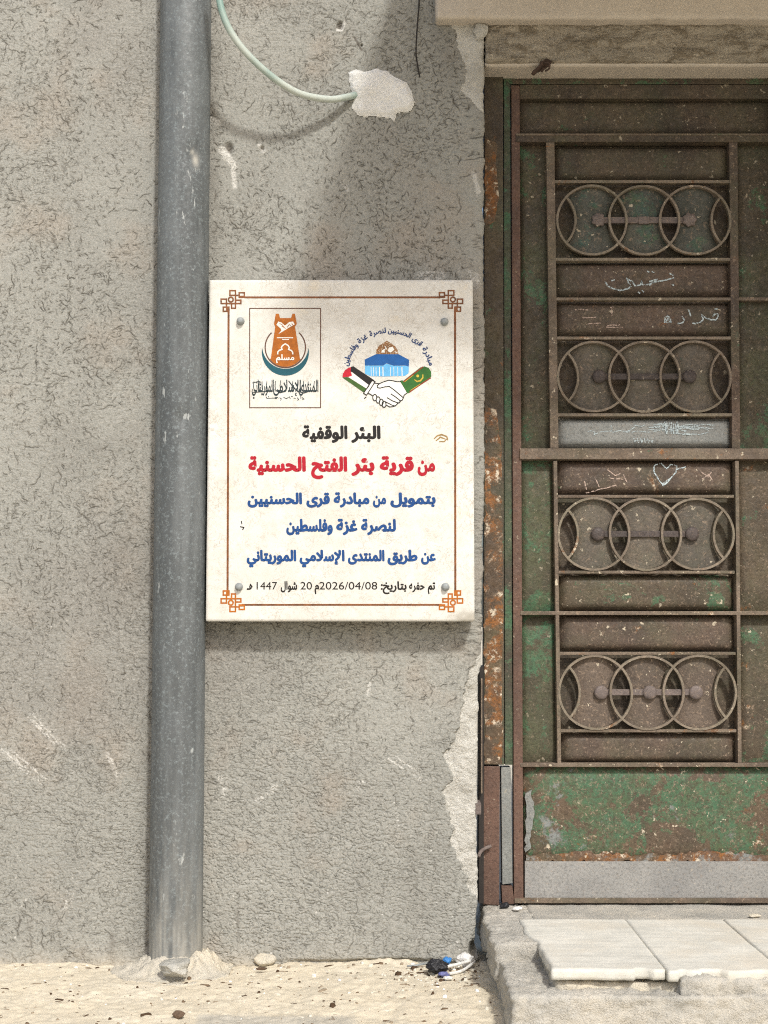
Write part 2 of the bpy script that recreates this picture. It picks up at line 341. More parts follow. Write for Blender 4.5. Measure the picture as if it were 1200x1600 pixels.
def tube(name, pts, rad, mat, parent=None, n=12, sub=6, flat=1.0):
    P = [Vector(p) for p in pts]; Q = []
    for i in range(len(P) - 1):
        p0, p1, p2, p3 = P[max(i - 1, 0)], P[i], P[i + 1], P[min(i + 2, len(P) - 1)]
        for k in range(sub):
            t = k / sub; Q.append(.5 * (2 * p1 + (p2 - p0) * t + (2 * p0 - 5 * p1 + 4 * p2 - p3) * t * t + (3 * p1 - p0 - 3 * p2 + p3) * t ** 3))
    Q.append(P[-1]); V = []; Fs = []
    for i, q in enumerate(Q):
        d = (Q[min(i + 1, len(Q) - 1)] - Q[max(i - 1, 0)]).normalized(); a = d.cross(Vector((0, 1, 0)))
        if a.length < .1: a = d.cross(Vector((1, 0, 0)))
        a.normalize(); b = d.cross(a); rr = rad(i / (len(Q) - 1)) if callable(rad) else rad
        for k in range(n): V.append(q + a * rr * math.cos(2 * math.pi * k / n) + b * rr * flat * math.sin(2 * math.pi * k / n))
    for i in range(len(Q) - 1):
        for k in range(n): Fs.append((i * n + k, i * n + (k + 1) % n, (i + 1) * n + (k + 1) % n, (i + 1) * n + k))
    Fs.append(tuple(range(n))[::-1]); Fs.append(tuple((len(Q) - 1) * n + k for k in range(n)))
    return link(name, mesh_py(name, V, Fs), mat, parent)
def stud(name, px, py, y, prof, mat, parent, n=20, lobes=0):
    """turned knob facing the street; prof = [(radius, standing out)]"""
    c = Vector(W(px, py, y)); V = []; Fs = []; m = len(prof)
    for r, o in prof:
        for k in range(n):
            a = 2 * math.pi * k / n; rr = r * (1 + (.12 * math.cos(lobes * a) if lobes else 0)); V.append((c.x + rr * math.cos(a), c.y - o, c.z + rr * math.sin(a)))
    for i in range(m - 1):
        for k in range(n): Fs.append((i * n + k, i * n + (k + 1) % n, (i + 1) * n + (k + 1) % n, (i + 1) * n + k))
    Fs.append(tuple((m - 1) * n + k for k in range(n)))
    return link(name, mesh_py(name, V, Fs), mat, parent, smooth=lobes != 6)
def blob(name, c, size, mat, parent=None, seed=0, f=30, amp=.3, seg=5, angular=0):
    bm = bmesh.new(); bmesh.ops.create_icosphere(bm, subdivisions=seg, radius=1)
    P = np.array([v.co[:] for v in bm.verts]); h = fbm(P[:, 0] + seed, P[:, 1] + seed * 2, P[:, 2] - seed, f / 20, 4)
    if angular:
        g = np.random.default_rng(seed).normal(size=(angular, 3)); g /= np.linalg.norm(g, axis=1, keepdims=True)
        off = np.random.default_rng(seed + 1).uniform(.55, .85, angular); k = (P @ g.T) / off; P = P / np.maximum(1, k.max(1))[:, None]
    P = P * (1 + amp * h[:, None]) * np.array(size)
    for v, p in zip(bm.verts, P): v.co = p
    me = bpy.data.meshes.new(name); bm.to_mesh(me); bm.free(); me.transform(__import__('mathutils').Matrix.Translation(c))
    return link(name, me, mat, parent)

# ------------------------------------------------------------------ ground
ZG = 0.0
def gheight(x, y):
    h = .007 * fbm(x, y, x * 0, 4, 3) + .006 * fbm(x, y, x * 0 + 3, 22, 3) + .0028 * fbm(x, y, x * 0 + 5, 90, 2)
    h = h + .010 * np.exp(-np.abs(y) / .035) * (fbm(x, x * 0, y * 0 + 1, 9, 3) * .9 + .35)
    return np.where(np.hypot(x, y) < 3, h, 0) - .002
def stretch(a, b, step, far, n=16):
    g = np.geomspace(.02, far, n); return np.concatenate([(a - g)[::-1], np.arange(a, b + step / 2, step), b + g])
gx = stretch(-1.15, .55, .0045, 400); gy = np.concatenate([(-.95 - np.geomspace(.02, 400, 16))[::-1], np.arange(-.95, .01, .0045), [.3, 2, 20, 400]])
A, B = np.meshgrid(gx, gy, indexing='ij'); Z = gheight(A, B)
i = np.arange(A.size).reshape(A.shape); q = np.stack([i[:-1, :-1], i[1:, :-1], i[1:, 1:], i[:-1, 1:]], -1).reshape(-1, 4)
gpx, gpy = PX(A, np.maximum(B, -2.6), Z)
wob = fbm(A, B, A * 0, 12, 3) * 14
cem = smoothst((gpy + wob * .4 - 1583) / 6) * smoothst((gpx + wob - 305) / 8) * smoothst((575 - gpx + wob) / 25) * (gpy < 1640) * .5
o = link('ground', mesh_np('ground', np.stack([A, B, Z], -1).reshape(-1, 3), q, {'cement': cem}), MS['ground']); o['kind'] = 'structure'

# ------------------------------------------------------------------ house wall
wall = thing('house_wall', 'grey worm-textured stucco house wall with crumbling plaster beside the doorway', 'wall', (0, 0, 0))
ST = .0015
xl = W(-30, 800)[0]; EDGE = [(-400, 757), (115, 757), (300, 756), (640, 757), (960, 754), (1040, 752), (1058, 747), (1200, 746), (1400, 746), (1440, 744), (1475, 741), (1500, 748), (1620, 750)]
ztop = W(600, -40)[2]; zs = np.concatenate([np.arange(-.05, ztop, ST), [ztop + .05, ztop + .3, 2.75, 3.3]])
ze_py = PX(0, 0, zs)[1]; epx = np.interp(ze_py, [e[0] for e in EDGE], [e[1] for e in EDGE])
ex = np.array([W(a, b)[0] for a, b in zip(epx, ze_py)])
ex = ex + .0035 * fbm(zs, zs * 0, zs * 0, 25, 4) + .002 * fbm(zs, zs * 0 + 4, zs * 0, 120, 2)
xc = np.concatenate([xl - np.geomspace(.004, 4, 14)[::-1], np.arange(xl, ex.min() - .02, ST)]); nf = 14
tail = np.linspace(0, 1, nf)
x0 = ex.min() - .02 + ST
Xg = np.concatenate([np.repeat(xc[None], len(zs), 0), x0 + tail[None] * (ex[:, None] - x0)], 1)
Zg = np.repeat(zs[:, None], Xg.shape[1], 1)
px, py = PX(Xg, 0 * Xg, Zg)
# worm grooves pressed into the stucco
nz, nx = Xg.shape; c0 = 14
hm = np.zeros((nz, nx)); gr = np.zeros((nz, nx)); lip = np.zeros((nz, nx))
NS = 50000
cx = rng.uniform(c0, nx, NS); cz = rng.uniform(0, nz, NS)
ci, cj = np.clip(cz.astype(int), 0, nz - 1), np.clip(cx.astype(int), 0, nx - 1)
dens = fbm(Xg[ci, cj], Zg[ci, cj], 0 * Xg[ci, cj], 9, 3)
keep = rng.random(NS) < np.clip(.6 + dens * .9, .15, 1)
cx, cz = cx[keep], cz[keep]; NS = len(cx)
ang = rng.normal(-.35, .75, NS) + 1.3 * fbm(cx * ST, cz * ST, cx * 0, 5, 2) + (rng.random(NS) < .15) * 1.6
ln = rng.gamma(1.5, 2.0, NS) + 3; curv = rng.normal(0, .05, NS); dep = rng.uniform(.35, 1.0, NS); wid = rng.uniform(.5, 1.0, NS)
big = rng.random(NS) < .06; ln[big] *= 2.4; dep[big] = 1.0; wid[big] *= 1.25; curv[big] *= .5
x_, z_ = cx.copy(), cz.copy(); th = ang.copy(); wv = rng.uniform(0, 6.28, NS); wf = rng.uniform(.18, .5, NS)
for s in range(90):
    act = s < ln * 1.35
    if not act.any(): break
    tt = s / (ln * 1.35); env = np.clip(np.minimum(tt, 1 - tt) * 5, 0, 1)
    a = th + .4 * np.sin(wv + s * wf); x_ += .75 * np.cos(a); z_ += .75 * np.sin(a); th += curv * .75
    for dx in (-1, 0, 1):
        for dz in (-1, 0, 1, 2):
            I = np.round(z_).astype(int) + dz; J = np.round(x_).astype(int) + dx
            ok = act & (I >= 0) & (I < nz) & (J >= c0) & (J < nx)
            I2, J2 = I[ok], J[ok]; d2 = (J2 - x_[ok]) ** 2 + (I2 - z_[ok]) ** 2
            k = np.exp(-d2 / (.44 * wid[ok])) * dep[ok] * env[ok]
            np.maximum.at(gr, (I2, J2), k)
            k2 = np.exp(-((J2 - x_[ok]) ** 2 + (I2 - z_[ok] + 1.6) ** 2) / 1.6) * dep[ok] * env[ok] * (dz < 1)
            np.maximum.at(lip, (I2, J2), k2)
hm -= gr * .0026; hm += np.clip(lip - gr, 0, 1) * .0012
hm += .005 * fbm(Xg, Zg, 0 * Xg, 1.7, 3) + .0010 * fbm(Xg, Zg, 0 * Xg + 2, 14, 3) + .0009 * fbm(Xg, Zg, 0 * Xg + 4, 110, 3)
an = np.clip(.38 + .85 * smoothst((py - 850) / 450) + .8 * fbm(Xg, Zg, 0 * Xg + 33, 4, 3), .1, 1.6)
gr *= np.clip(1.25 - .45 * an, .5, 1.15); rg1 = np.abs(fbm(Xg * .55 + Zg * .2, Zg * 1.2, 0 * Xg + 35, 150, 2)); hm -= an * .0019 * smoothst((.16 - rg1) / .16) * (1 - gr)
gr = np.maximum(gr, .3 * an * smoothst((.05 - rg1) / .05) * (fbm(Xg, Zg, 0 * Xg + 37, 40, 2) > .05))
# crumbled bottom edge
bt = np.exp(-np.clip(1506 - py, 0, 400) / 30); bump_ = fbm(Xg, Zg, 0 * Xg + 7, 16, 4)
hm += bt * (.010 * bump_ + .006); rb = smoothst((px - 600) / 120) * np.exp(-np.clip(1500 - py, 0, 400) / 38)
hm += rb * (.022 * fbm(Xg, Zg, 0 * Xg + 9, 11, 3) + .008)
under = np.exp(-((py - 1502 + 4 * fbm(Xg, Zg, 0 * Xg, 10, 2)) / 3.5) ** 2) * smoothst((px - 430) / 60); hm -= under * .012
# plaster that broke away beside the door
jx = px + 8 * fbm(Xg, Zg, 0 * Xg + 11, 30, 4) + 7 * fbm(Xg, Zg, 0 * Xg + 41, 85, 4, .65); jy = py + 8 * fbm(Xg, Zg, 0 * Xg + 13, 30, 4) + 7 * fbm(Xg, Zg, 0 * Xg + 43, 85, 4, .65)
LOWP = [(800, 1018), (754, 1016), (738, 1035), (727, 1059), (721, 1101), (713, 1155), (693, 1186), (705, 1212), (691, 1239), (702, 1275), (705, 1317), (716, 1344), (731, 1380), (747, 1409), (800, 1409)]
UPP = [(690, 30), (711, 42), (717, 73), (724, 100), (724, 146), (738, 165), (757, 178), (800, 178), (800, 30)]
SMP = [(736, 278), (744, 276), (751, 300), (746, 306)]
mlow = inpoly(jx, jy, LOWP); mup = inpoly(jx, jy, UPP); msm = inpoly(jx, jy, SMP); fine = np.zeros_like(mlow); fine[:, c0:] = True
mp = (mlow | mup | msm) & fine
hm = np.where(mlow & fine, hm * .2 - .007 + .009 * fbm(Xg, Zg, 0 * Xg + 15, 24, 6, .66), hm)
hm = np.where(mup & fine, hm * .3 - .003 + .003 * fbm(Xg, Zg, 0 * Xg + 15, 18, 4, .6), hm)
gr = np.where(mp, 0, gr)
# hole knocked in the corner between wall and step
hole = smoothst(1 - np.hypot((px - 739) / 9, (py - 1482) / 22) + .25 * fbm(Xg, Zg, 0 * Xg, 40, 2)); hm -= hole * .05
# old fixing holes, nail scar
dark_mark = np.zeros_like(hm)
for hx, hy, rr in ((531, 40, 6), (357, 231, 8), (409, 232, 4), (565, 70, 2)):
    e = smoothst(1.25 - np.hypot(px - hx, (py - hy) * .8) / rr); hm -= e * .008; dark_mark = np.maximum(dark_mark, e * .75)
dark_mark = np.maximum(dark_mark, smoothst(1.2 - segdist(px, py, [(554, 58), (565, 78)]) / 2.2) * .8)
# white scuffs, drips, lime specks
sc = np.zeros_like(hm); nzf = .6 * fbm(Xg * 1.2 + Zg * .8, Zg * .45 - Xg * .3, 0 * Xg + 21, 210, 3) + .6 * fbm(Xg, Zg, 0 * Xg + 23, 420, 2)
SC = [([(52, 1116), (74, 1140), (97, 1166)], 6, .22), ([(8, 1172), (38, 1200), (70, 1222)], 6, .22), ([(344, 1216), (352, 1230), (350, 1240)], 4, .05), ([(402, 1250), (425, 1238), (430, 1228)], 4, .05),
      ([(612, 1186), (632, 1200), (658, 1216)], 6, .24), ([(350, 232), (358, 245), (364, 262), (367, 292)], 3.4, -.5), ([(347, 235), (358, 250), (366, 258)], 6, -.15), ([(405, 226), (412, 236)], 3, -.1),
      ([(170, 1180), (182, 1210)], 4, .1), ([(100, 1420), (110, 1396)], 5, .15), ([(330, 186), (340, 191)], 4, .0), ([(538, 35), (534, 46), (526, 46)], 2.5, -.2), ([(658, 430), (668, 434), (690, 432)], 6, .1),
      ([(735, 428), (745, 436)], 7, .1), ([(740, 270), (748, 300)], 3, -.2), ([(540, 290), (543, 297)], 2.5, -.1), ([(575, 1085), (577, 1068)], 3, .0), ([(560, 1230), (565, 1222)], 4, .1), ([(620, 1270), (622, 1290)], 2, .1), ([(690, 1010), (700, 1020)], 3, .2)]
for pts, w, t in list(SC):
    if w < 5.5: continue
    dv = Vector((pts[-1][0] - pts[0][0], pts[-1][1] - pts[0][1])).normalized(); nv = Vector((-dv.y, dv.x))
    for q_ in range(3):
        o_ = rng.uniform(-1.5, 1.5) * w; e_ = dv * rng.uniform(-8, 8); f_ = rng.uniform(.3, 1)
        a_ = Vector(pts[0]) + nv * o_ + e_; SC.append(([a_[:], (a_ + (Vector(pts[-1]) - Vector(pts[0])) * f_ + nv * rng.uniform(-2, 2))[:]], rng.uniform(.8, 1.5), -.05))
for pts, w, t in SC: sc = np.maximum(sc, smoothst(1.5 - segdist(px, py, pts) / w) * smoothst((nzf * .5 + .5 - .38 - t * .8) / .14) * .7)
for k in range(110):
    sx, sy = rng.uniform(0, 740), 1520 - abs(rng.normal(0, 190)); rr = rng.uniform(.6, 1.7)
    c_lo, c_hi = np.searchsorted(-py[:, 40], -(sy + 6)), np.searchsorted(-py[:, 40], -(sy - 6))
    sl_ = slice(max(0, c_lo), min(nz, c_hi))
    sc[sl_] = np.maximum(sc[sl_], smoothst(1.4 - np.hypot(px[sl_] - sx, py[sl_] - sy) / rr) * .8)
dust = np.clip(np.exp(-np.clip(1506 - py, 0, 900) / 14) * (.3 + .7 * bump_), 0, .7)
for sx, sy, w, h_, a in ((176, 1480, 6, 40, .5), (372, 1440, 3, 40, .4), (230, 1300, 14, 260, .25), (332, 250, 12, 240, .25), (250, 1470, 30, 60, .2), (665, 1400, 40, 60, .15), (120, 700, 90, 60, .16), (215, 900, 60, 90, .16), (700, 60, 26, 90, .3)):
    dark_mark = np.maximum(dark_mark, np.exp(-((px - sx) / w) ** 2 - ((py - sy) / h_) ** 2) * a * np.clip(.8 + fbm(Xg, Zg, 0 * Xg + 31, 20, 3), 0, 1.4))  # dark bands beside the pipe and at its foot, soft dark blotches elsewhere
for a_ in (hm, gr, sc, dark_mark): a_[:, :c0 + 1] = 0; a_[nz - 5:] = 0
# round the door-side arris, then turn the corner into the reveal
de = np.clip(ex[:, None] - Xg, 0, 1); Yg = -hm + .006 * np.exp(-de / .004)
rv = np.linspace(0, 1, 16)[1:]
rx = np.repeat(ex[:, None], 15, 1); rz = np.repeat(zs[:, None], 15, 1); ry = Yg[:, -1:] + rv[None] ** 1.3 * (.13 - Yg[:, -1:])
rx = rx + (.004 * fbm(rx, ry, rz, 25, 3) - .002) * smoothst(rv[None] * 4)
X_ = np.concatenate([Xg, rx], 1); Y_ = np.concatenate([Yg, ry], 1); Z_ = np.concatenate([Zg, rz], 1)
pad = lambda a: np.concatenate([a, np.zeros((nz, 15))], 1)
mpa = np.concatenate([mp, np.repeat(mp[:, -1:], 15, 1) | (ze_py > 1040)[:, None] & (ze_py < 1410)[:, None]], 1)
V = np.stack([X_, Y_, Z_], -1).reshape(-1, 3); ii = np.arange(X_.size).reshape(X_.shape)
quads = np.stack([ii[:-1, :-1], ii[:-1, 1:], ii[1:, 1:], ii[1:, :-1]], -1).reshape(-1, 4)
fm = (mpa[:-1, :-1] & mpa[1:, 1:]).ravel()
att = {'groove': pad(gr), 'scuff': pad(sc), 'dark_mark': pad(dark_mark), 'dust': pad(dust)}
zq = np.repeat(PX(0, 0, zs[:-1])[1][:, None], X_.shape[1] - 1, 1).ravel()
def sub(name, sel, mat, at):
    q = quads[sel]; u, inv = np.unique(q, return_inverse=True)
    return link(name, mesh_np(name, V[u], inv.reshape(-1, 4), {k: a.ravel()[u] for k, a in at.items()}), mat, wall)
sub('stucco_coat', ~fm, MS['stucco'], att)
o = sub('exposed_plaster', fm & (zq > 600), MS['plaster'], {}); o['label'] = 'jagged strip of bare white plaster low beside the door'
o = sub('exposed_plaster', fm & (zq <= 600), MS['plaster'], {}); o['label'] = 'bare plaster patch high beside the door head'
xe = ex[np.abs(zs - 1.0).argmin()]
XR = W(1262, 800)[0]                              # right-hand side of the doorway, out of the picture
zso = W(600, 95)[2]                               # lintel soffit
zf = W(600, 39)[2]                                # bottom of the fascia
def lw(P):
    P[:, 1] += np.where(P[:, 1] < .05, .0035 * fbm(P[:, 0] * .6, P[:, 1], P[:, 2] * 3, 22, 5, .66) * 3.6, 0); return P
o = rough_box('lintel', W(759, 90)[0], XR + 1.6, .001, .3, zso, zf + .01, MS['lintel'], wall, .006, .006, ((40, .0025), (130, .003)), lw)
rough_box('soffit_skim', W(757.5, 110)[0], XR + .02, .012, .128, zso - .006, zso + .002, MS['fascia'], wall, .003, .012, ((30, .0008),))
o = rough_box('fascia', W(681, 20, -.03)[0], XR + 1.6, -.035, .02, zf, ztop + .12, MS['fascia'], wall, .005, .007, ((9, .002), (70, .0006)),
    lambda P: P + np.stack([P[:, 0] * 0, P[:, 0] * 0, .0025 * fbm(P[:, 0], P[:, 0] * 0, P[:, 0] * 0, 22, 3)], 1))
rough_box('upper_wall', W(760, 0)[0], XR + 1.6, .006, .3, ztop + .1, 3.3, MS['fascia'], wall, .005, .08, ())
rough_box('side_wall', XR, XR + 1.6, 0, .3, -.05, zso + .01, MS['stucco'], wall, .01, .03, ((14, .004), (60, .002)))
zc = W(600, -105)[2]
rough_box('balcony_slab', W(672, 0)[0], XR + 1.9, -1.08, .05, zc, zc + .14, MS['fascia'], wall, .006, .06, ((6, .003),))
# hanging mortar lip at the fascia's left end
blob('plaster_lump', W(751, 48, -.006), (.016, .008, .02), MS['plaster'], wall, 4, 40, .4, 4)
# white cement dab where the cable enters
def dab(name, poly, hgt, mat, parent, fr=18, rough=.4, res=.0025, ybase=.002):
    xs_ = [p[0] for p in poly]; ys_ = [p[1] for p in poly]
    a = W(min(xs_) - 6, max(ys_) + 6); b = W(max(xs_) + 6, min(ys_) - 6)
    X, Zz = np.meshgrid(np.arange(a[0], b[0], res), np.arange(a[2], b[2], res), indexing='ij'); p_, q_ = PX(X, 0 * X, Zz)
    p2 = p_ + 5 * fbm(X, Zz, 0 * X + 3, 34, 4); q2 = q_ + 5 * fbm(X, Zz, 0 * X + 8, 34, 4); ins = inpoly(p2, q2, poly)
    dd = np.minimum(segdist(p2, q2, poly + poly[:1]) / 16, 1); hh = hgt * (smoothst(dd * 1.6) * .75 + .25 * dd) * (1 + rough * fbm(X, Zz, 0 * X, fr, 4, .6))
    hh = hh + hgt * .35 * np.abs(fbm(X, Zz * .6, 0 * X + 5, 30, 3)) * dd
    Y = ybase - hh - (dd > .05) * .003; i = np.arange(X.size).reshape(X.shape); q = np.stack([i[:-1, :-1], i[1:, :-1], i[1:, 1:], i[:-1, 1:]], -1).reshape(-1, 4)
    q = q[(ins[:-1, :-1] & ins[1:, 1:] & ins[1:, :-1] & ins[:-1, 1:]).ravel()]; u, inv = np.unique(q, return_inverse=True)
    return link(name, mesh_np(name, np.stack([X, Y, Zz], -1).reshape(-1, 3)[u], inv.reshape(-1, 4)), mat, parent)
dab('cement_patch', [(545, 112), (556, 109), (568, 113), (590, 106), (607, 109), (616, 117), (634, 128), (645, 143), (650, 158), (644, 172), (630, 176), (622, 180), (616, 192), (610, 186), (590, 184), (572, 184), (556, 180), (548, 168), (553, 150), (548, 140), (543, 126)], .0085, MS['patch'], wall, 30, .75)

# ------------------------------------------------------------------ cable, wires, rag
cp = [(336, -60, -.15), (340, -20, -.15), (347, 18, -.148), (362, 52, -.14), (388, 86, -.125), (428, 122, -.10), (468, 146, -.072), (512, 155, -.04), (540, 152, -.018), (560, 147, .004)]
o = tube('cable', [W(*p) for p in cp], .0078, MS['cable'], None, 14, 8)
tag(o, 'thick pale green cable curving from the pipe to a white cement dab', 'cable')
o = tube('loose_wire', [W(*p) for p in ((654, -60, -.006), (655, 0, -.008), (652, 40, -.012), (650, 82, -.012), (653, 104, -.010), (656, 121, -.006))], .0017, MS['wire'], None, 8)
tag(o, 'thin black wire hanging down the wall left of the door head', 'wire')
rg = thing('torn_rag', 'small dark brown torn scrap stuck under the lintel above the door', 'scrap', W(845, 104, .03))
V_ = []; Fs_ = []
for a in range(9):
    for b in range(7):
        u, v = a / 8, b / 6; x, y, z = W(832 + 6 * v * 0 + 12 * (1 - v) + 17 * u + 2 * math.sin(5 * v), 96 + 20 * v - 3 * u + 2 * math.sin(7 * u), -.004 + .02 * v)
        V_.append((x, y - .004 * math.sin(6 * u + 3 * v), z))
for a in range(8):
    for b in range(6): Fs_.append((a * 7 + b, a * 7 + b + 1, a * 7 + b + 8, a * 7 + b + 7))
o = link('cloth', mesh_py('cloth', V_, Fs_), MS['brownrag'], rg); md = o.modifiers.new('s', 'SOLIDIFY'); md.thickness = .003
tube('curled_end', [W(850, 98, -.006), W(858, 99, -.012), W(858, 107, -.012), W(852, 111, -.006)], .0022, MS['brownrag'], rg, 6)

# ------------------------------------------------------------------ downpipe
pt = Vector(W(290.5, 0, -.038)); pb = Vector(W(274.5, 1478, -.038)); ax = (pt - pb); R = .0585
pipe = thing('downpipe', 'weathered grey downpipe standing against the wall left of the plaque', 'pipe', (pb.x, pb.y, 0))
nr, na = 620, 72; tz = np.linspace(-.035, 1.35, nr); aa = np.linspace(0, 2 * np.pi, na, endpoint=False)
T, Aa = np.meshgrid(tz, aa, indexing='ij'); ox, oy, oz = pb.x + ax.x * T, pb.y + ax.y * T, pb.z + ax.z * T
cxn, cyn = np.cos(Aa), np.sin(Aa)
rr = R * (1 + .006 * fbm(cxn, cyn, oz, 5, 2)) + .0006 * fbm(cxn * .2, cyn * .2, oz, 60, 2)
for dx, dz, s, dp in ((300, 232, .02, .006), (281, 652, .016, .005), (268, 1100, .03, .003)):
    X0, _, Z0 = W(dx, dz, -.125); rr = rr - dp * np.exp(-((ox + R * cxn - X0) ** 2 + (oz - Z0) ** 2 * .5) / s ** 2) * (cyn < 0)
P = np.stack([ox + rr * cxn, oy + rr * cyn, oz], -1).reshape(-1, 3); i = np.arange(nr * na).reshape(nr, na); j = np.roll(i, -1, 1)
q = np.stack([i[:-1], j[:-1], j[1:], i[1:]], -1).reshape(-1, 4)
du = np.clip(np.exp(-(oz - pb.z) / .12) * (.5 + .8 * fbm(cxn, cyn, oz, 12, 3)), 0, .8)
for dx, dz, w, h_ in ((303, 240, 4, 10), (298, 228, 2.5, 4)):  # two pale spots at the upper dent, carried by the dust mask
    X0, _, Z0 = W(dx, dz, -.125); du = np.maximum(du, np.exp(-((ox + R * cxn - X0) / (w / 690)) ** 2 - ((oz - Z0) / (h_ / 690)) ** 2) * (cyn < 0))
link('pipe_body', mesh_np('pipe_body', P, q, {'dust': du}), MS['pipe'], pipe)
# mortar heaped round its foot
gxm, gym = np.meshgrid(np.arange(W(180, 0)[0], W(380, 0)[0], .003), np.arange(-.24, .004, .003), indexing='ij')
dm = np.hypot((gxm - pb.x - .002), (gym + .035) / 1.05) + .022 * fbm(gxm, gym, 0 * gxm + 6, 14, 3); hh = .040 * smoothst((.118 - dm) / .06) * np.clip(.72 + 1.0 * fbm(gxm, gym, 0 * gxm, 15, 4, .6), .1, 1.3) + .020 * fbm(gxm, gym, 0 * gxm + 3, 30, 5, .7) * smoothst((.135 - dm) / .05)
hh = np.where(dm > .13, -.02, hh - .001)
i = np.arange(gxm.size).reshape(gxm.shape); q = np.stack([i[:-1, :-1], i[1:, :-1], i[1:, 1:], i[:-1, 1:]], -1).reshape(-1, 4)
o = link('mortar_mound', mesh_np('mortar_mound', np.stack([gxm, gym, hh], -1).reshape(-1, 3), q), MS['mortar'])
tag(o, 'low crumbly heap of pale mortar around the foot of the grey pipe', 'mortar')

# ------------------------------------------------------------------ flat painted work on the plaque
YP = -.068
class Paint:
    """painted shapes on the plaque face, each layer a hair in front of the one below"""
    def __init__(s, o=(0, 0), k=1.0, y=YP): s.o, s.k, s.y, s.V, s.F, s.n = o, k, y, [], [], 0
    def pt(s, p): return (s.o[0] + p[0] / s.k, s.o[1] + p[1] / s.k)
    def lay(s): s.n += 1; return s.y - .0004 - .00003 * s.n
    def poly(s, pts):
        y = s.lay(); b = len(s.V); P = [W(*s.pt(p), y) for p in pts]; s.V += P
        for t in geometry.tessellate_polygon([[Vector((p[0], p[2], 0)) for p in P]]): s.F.append(tuple(b + i for i in t))
        return s
    def line(s, pts, w, closed=False, taper=False):
        y = s.lay(); P = [Vector(p) for p in pts]; n = len(P); b = len(s.V)
        for i in range(n):
            a = P[(i - 1) % n] if closed or i else P[i]; c = P[(i + 1) % n] if closed or i < n - 1 else P[i]
            d1 = (P[i] - a); d2 = (c - P[i]); d1 = d1.normalized() if d1.length else d2.normalized(); d2 = d2.normalized() if d2.length else d1
            t = (d1 + d2); t = t.normalized() if t.length > .01 else d1; nn = Vector((-t.y, t.x)); m = 1 / max(.5, abs(nn.dot(Vector((-d1.y, d1.x)))))
            h = w / 2 * m * ((.35 + .65 * math.sin(math.pi * (i + .5) / n)) if taper else 1)
            for sg in (1, -1): s.V.append(W(*s.pt((P[i] + nn * h * sg)[:]), y))
        for i in range(n if closed else n - 1):
            j = (i + 1) % n; s.F.append((b + 2 * i, b + 2 * i + 1, b + 2 * j + 1, b + 2 * j))
        return s
    def rect(s, x0, y0, x1, y1, w): return s.line([(x0, y0), (x1, y0), (x1, y1), (x0, y1)], w, True)
    def circle(s, cx, cy, rx, w, ry=None, a0=0, a1=360, n=36):
        ry = ry or rx; full = a1 - a0 == 360; m = n if full else n + 1
        return s.line([(cx + rx * math.cos(math.radians(a0 + (a1 - a0) * i / n)), cy - ry * math.sin(math.radians(a0 + (a1 - a0) * i / n))) for i in range(m)], w, full)
    def disc(s, cx, cy, r, n=16): return s.poly([(cx + r * math.cos(6.2832 * i / n), cy + r * math.sin(6.2832 * i / n)) for i in range(n)])
    def done(s, name, mat, parent):
        me = mesh_py(name, s.V, s.F); bm = bmesh.new(); bm.from_mesh(me)
        for f in bm.faces:
            f.normal_update()
            if f.normal.y > 0: f.normal_flip()
        bm.to_mesh(me); bm.free(); return link(name, me, MS[mat], parent, False)
# Arabic letters joined by hand: isolated, final, initial, medial forms
AR = {}
for ch, base, n in (('ا', 0xFE8D, 2), ('إ', 0xFE87, 2), ('ئ', 0xFE89, 4), ('ب', 0xFE8F, 4), ('ة', 0xFE93, 2), ('ت', 0xFE95, 4), ('ح', 0xFEA1, 4), ('خ', 0xFEA5, 4), ('د', 0xFEA9, 2), ('ر', 0xFEAD, 2), ('ز', 0xFEAF, 2),
                    ('س', 0xFEB1, 4), ('ش', 0xFEB5, 4), ('ص', 0xFEB9, 4), ('ط', 0xFEC1, 4), ('ع', 0xFEC9, 4), ('غ', 0xFECD, 4), ('ف', 0xFED1, 4), ('ق', 0xFED5, 4), ('ل', 0xFEDD, 4), ('م', 0xFEE1, 4), ('ن', 0xFEE5, 4),
                    ('ه', 0xFEE9, 4), ('و', 0xFEED, 2), ('ى', 0xFEEF, 2), ('ي', 0xFEF1, 4)): AR[ch] = (base, n)
def shape(word):
    out = []; i = 0; joined = False
    while i < len(word):
        c = word[i]
        if c not in AR: out.append(c); joined = False; i += 1; continue
        if c == 'ل' and i + 1 < len(word) and word[i + 1] in 'اإ':
            out.append(chr({'ا': 0xFEFB, 'إ': 0xFEF9}[word[i + 1]] + (1 if joined else 0))); joined = False; i += 2; continue
        b, n = AR[c]; nxt = i + 1 < len(word) and (word[i + 1] in AR or word[i + 1] == 'ـ') and n == 4
        out.append(chr(b + (3 if joined and nxt else 2 if nxt else 1 if joined else 0))); joined = nxt; i += 1
    return ''.join(out[::-1]).replace('\ufe93', '\ufe94').replace('\ufee9', '\ufeea')
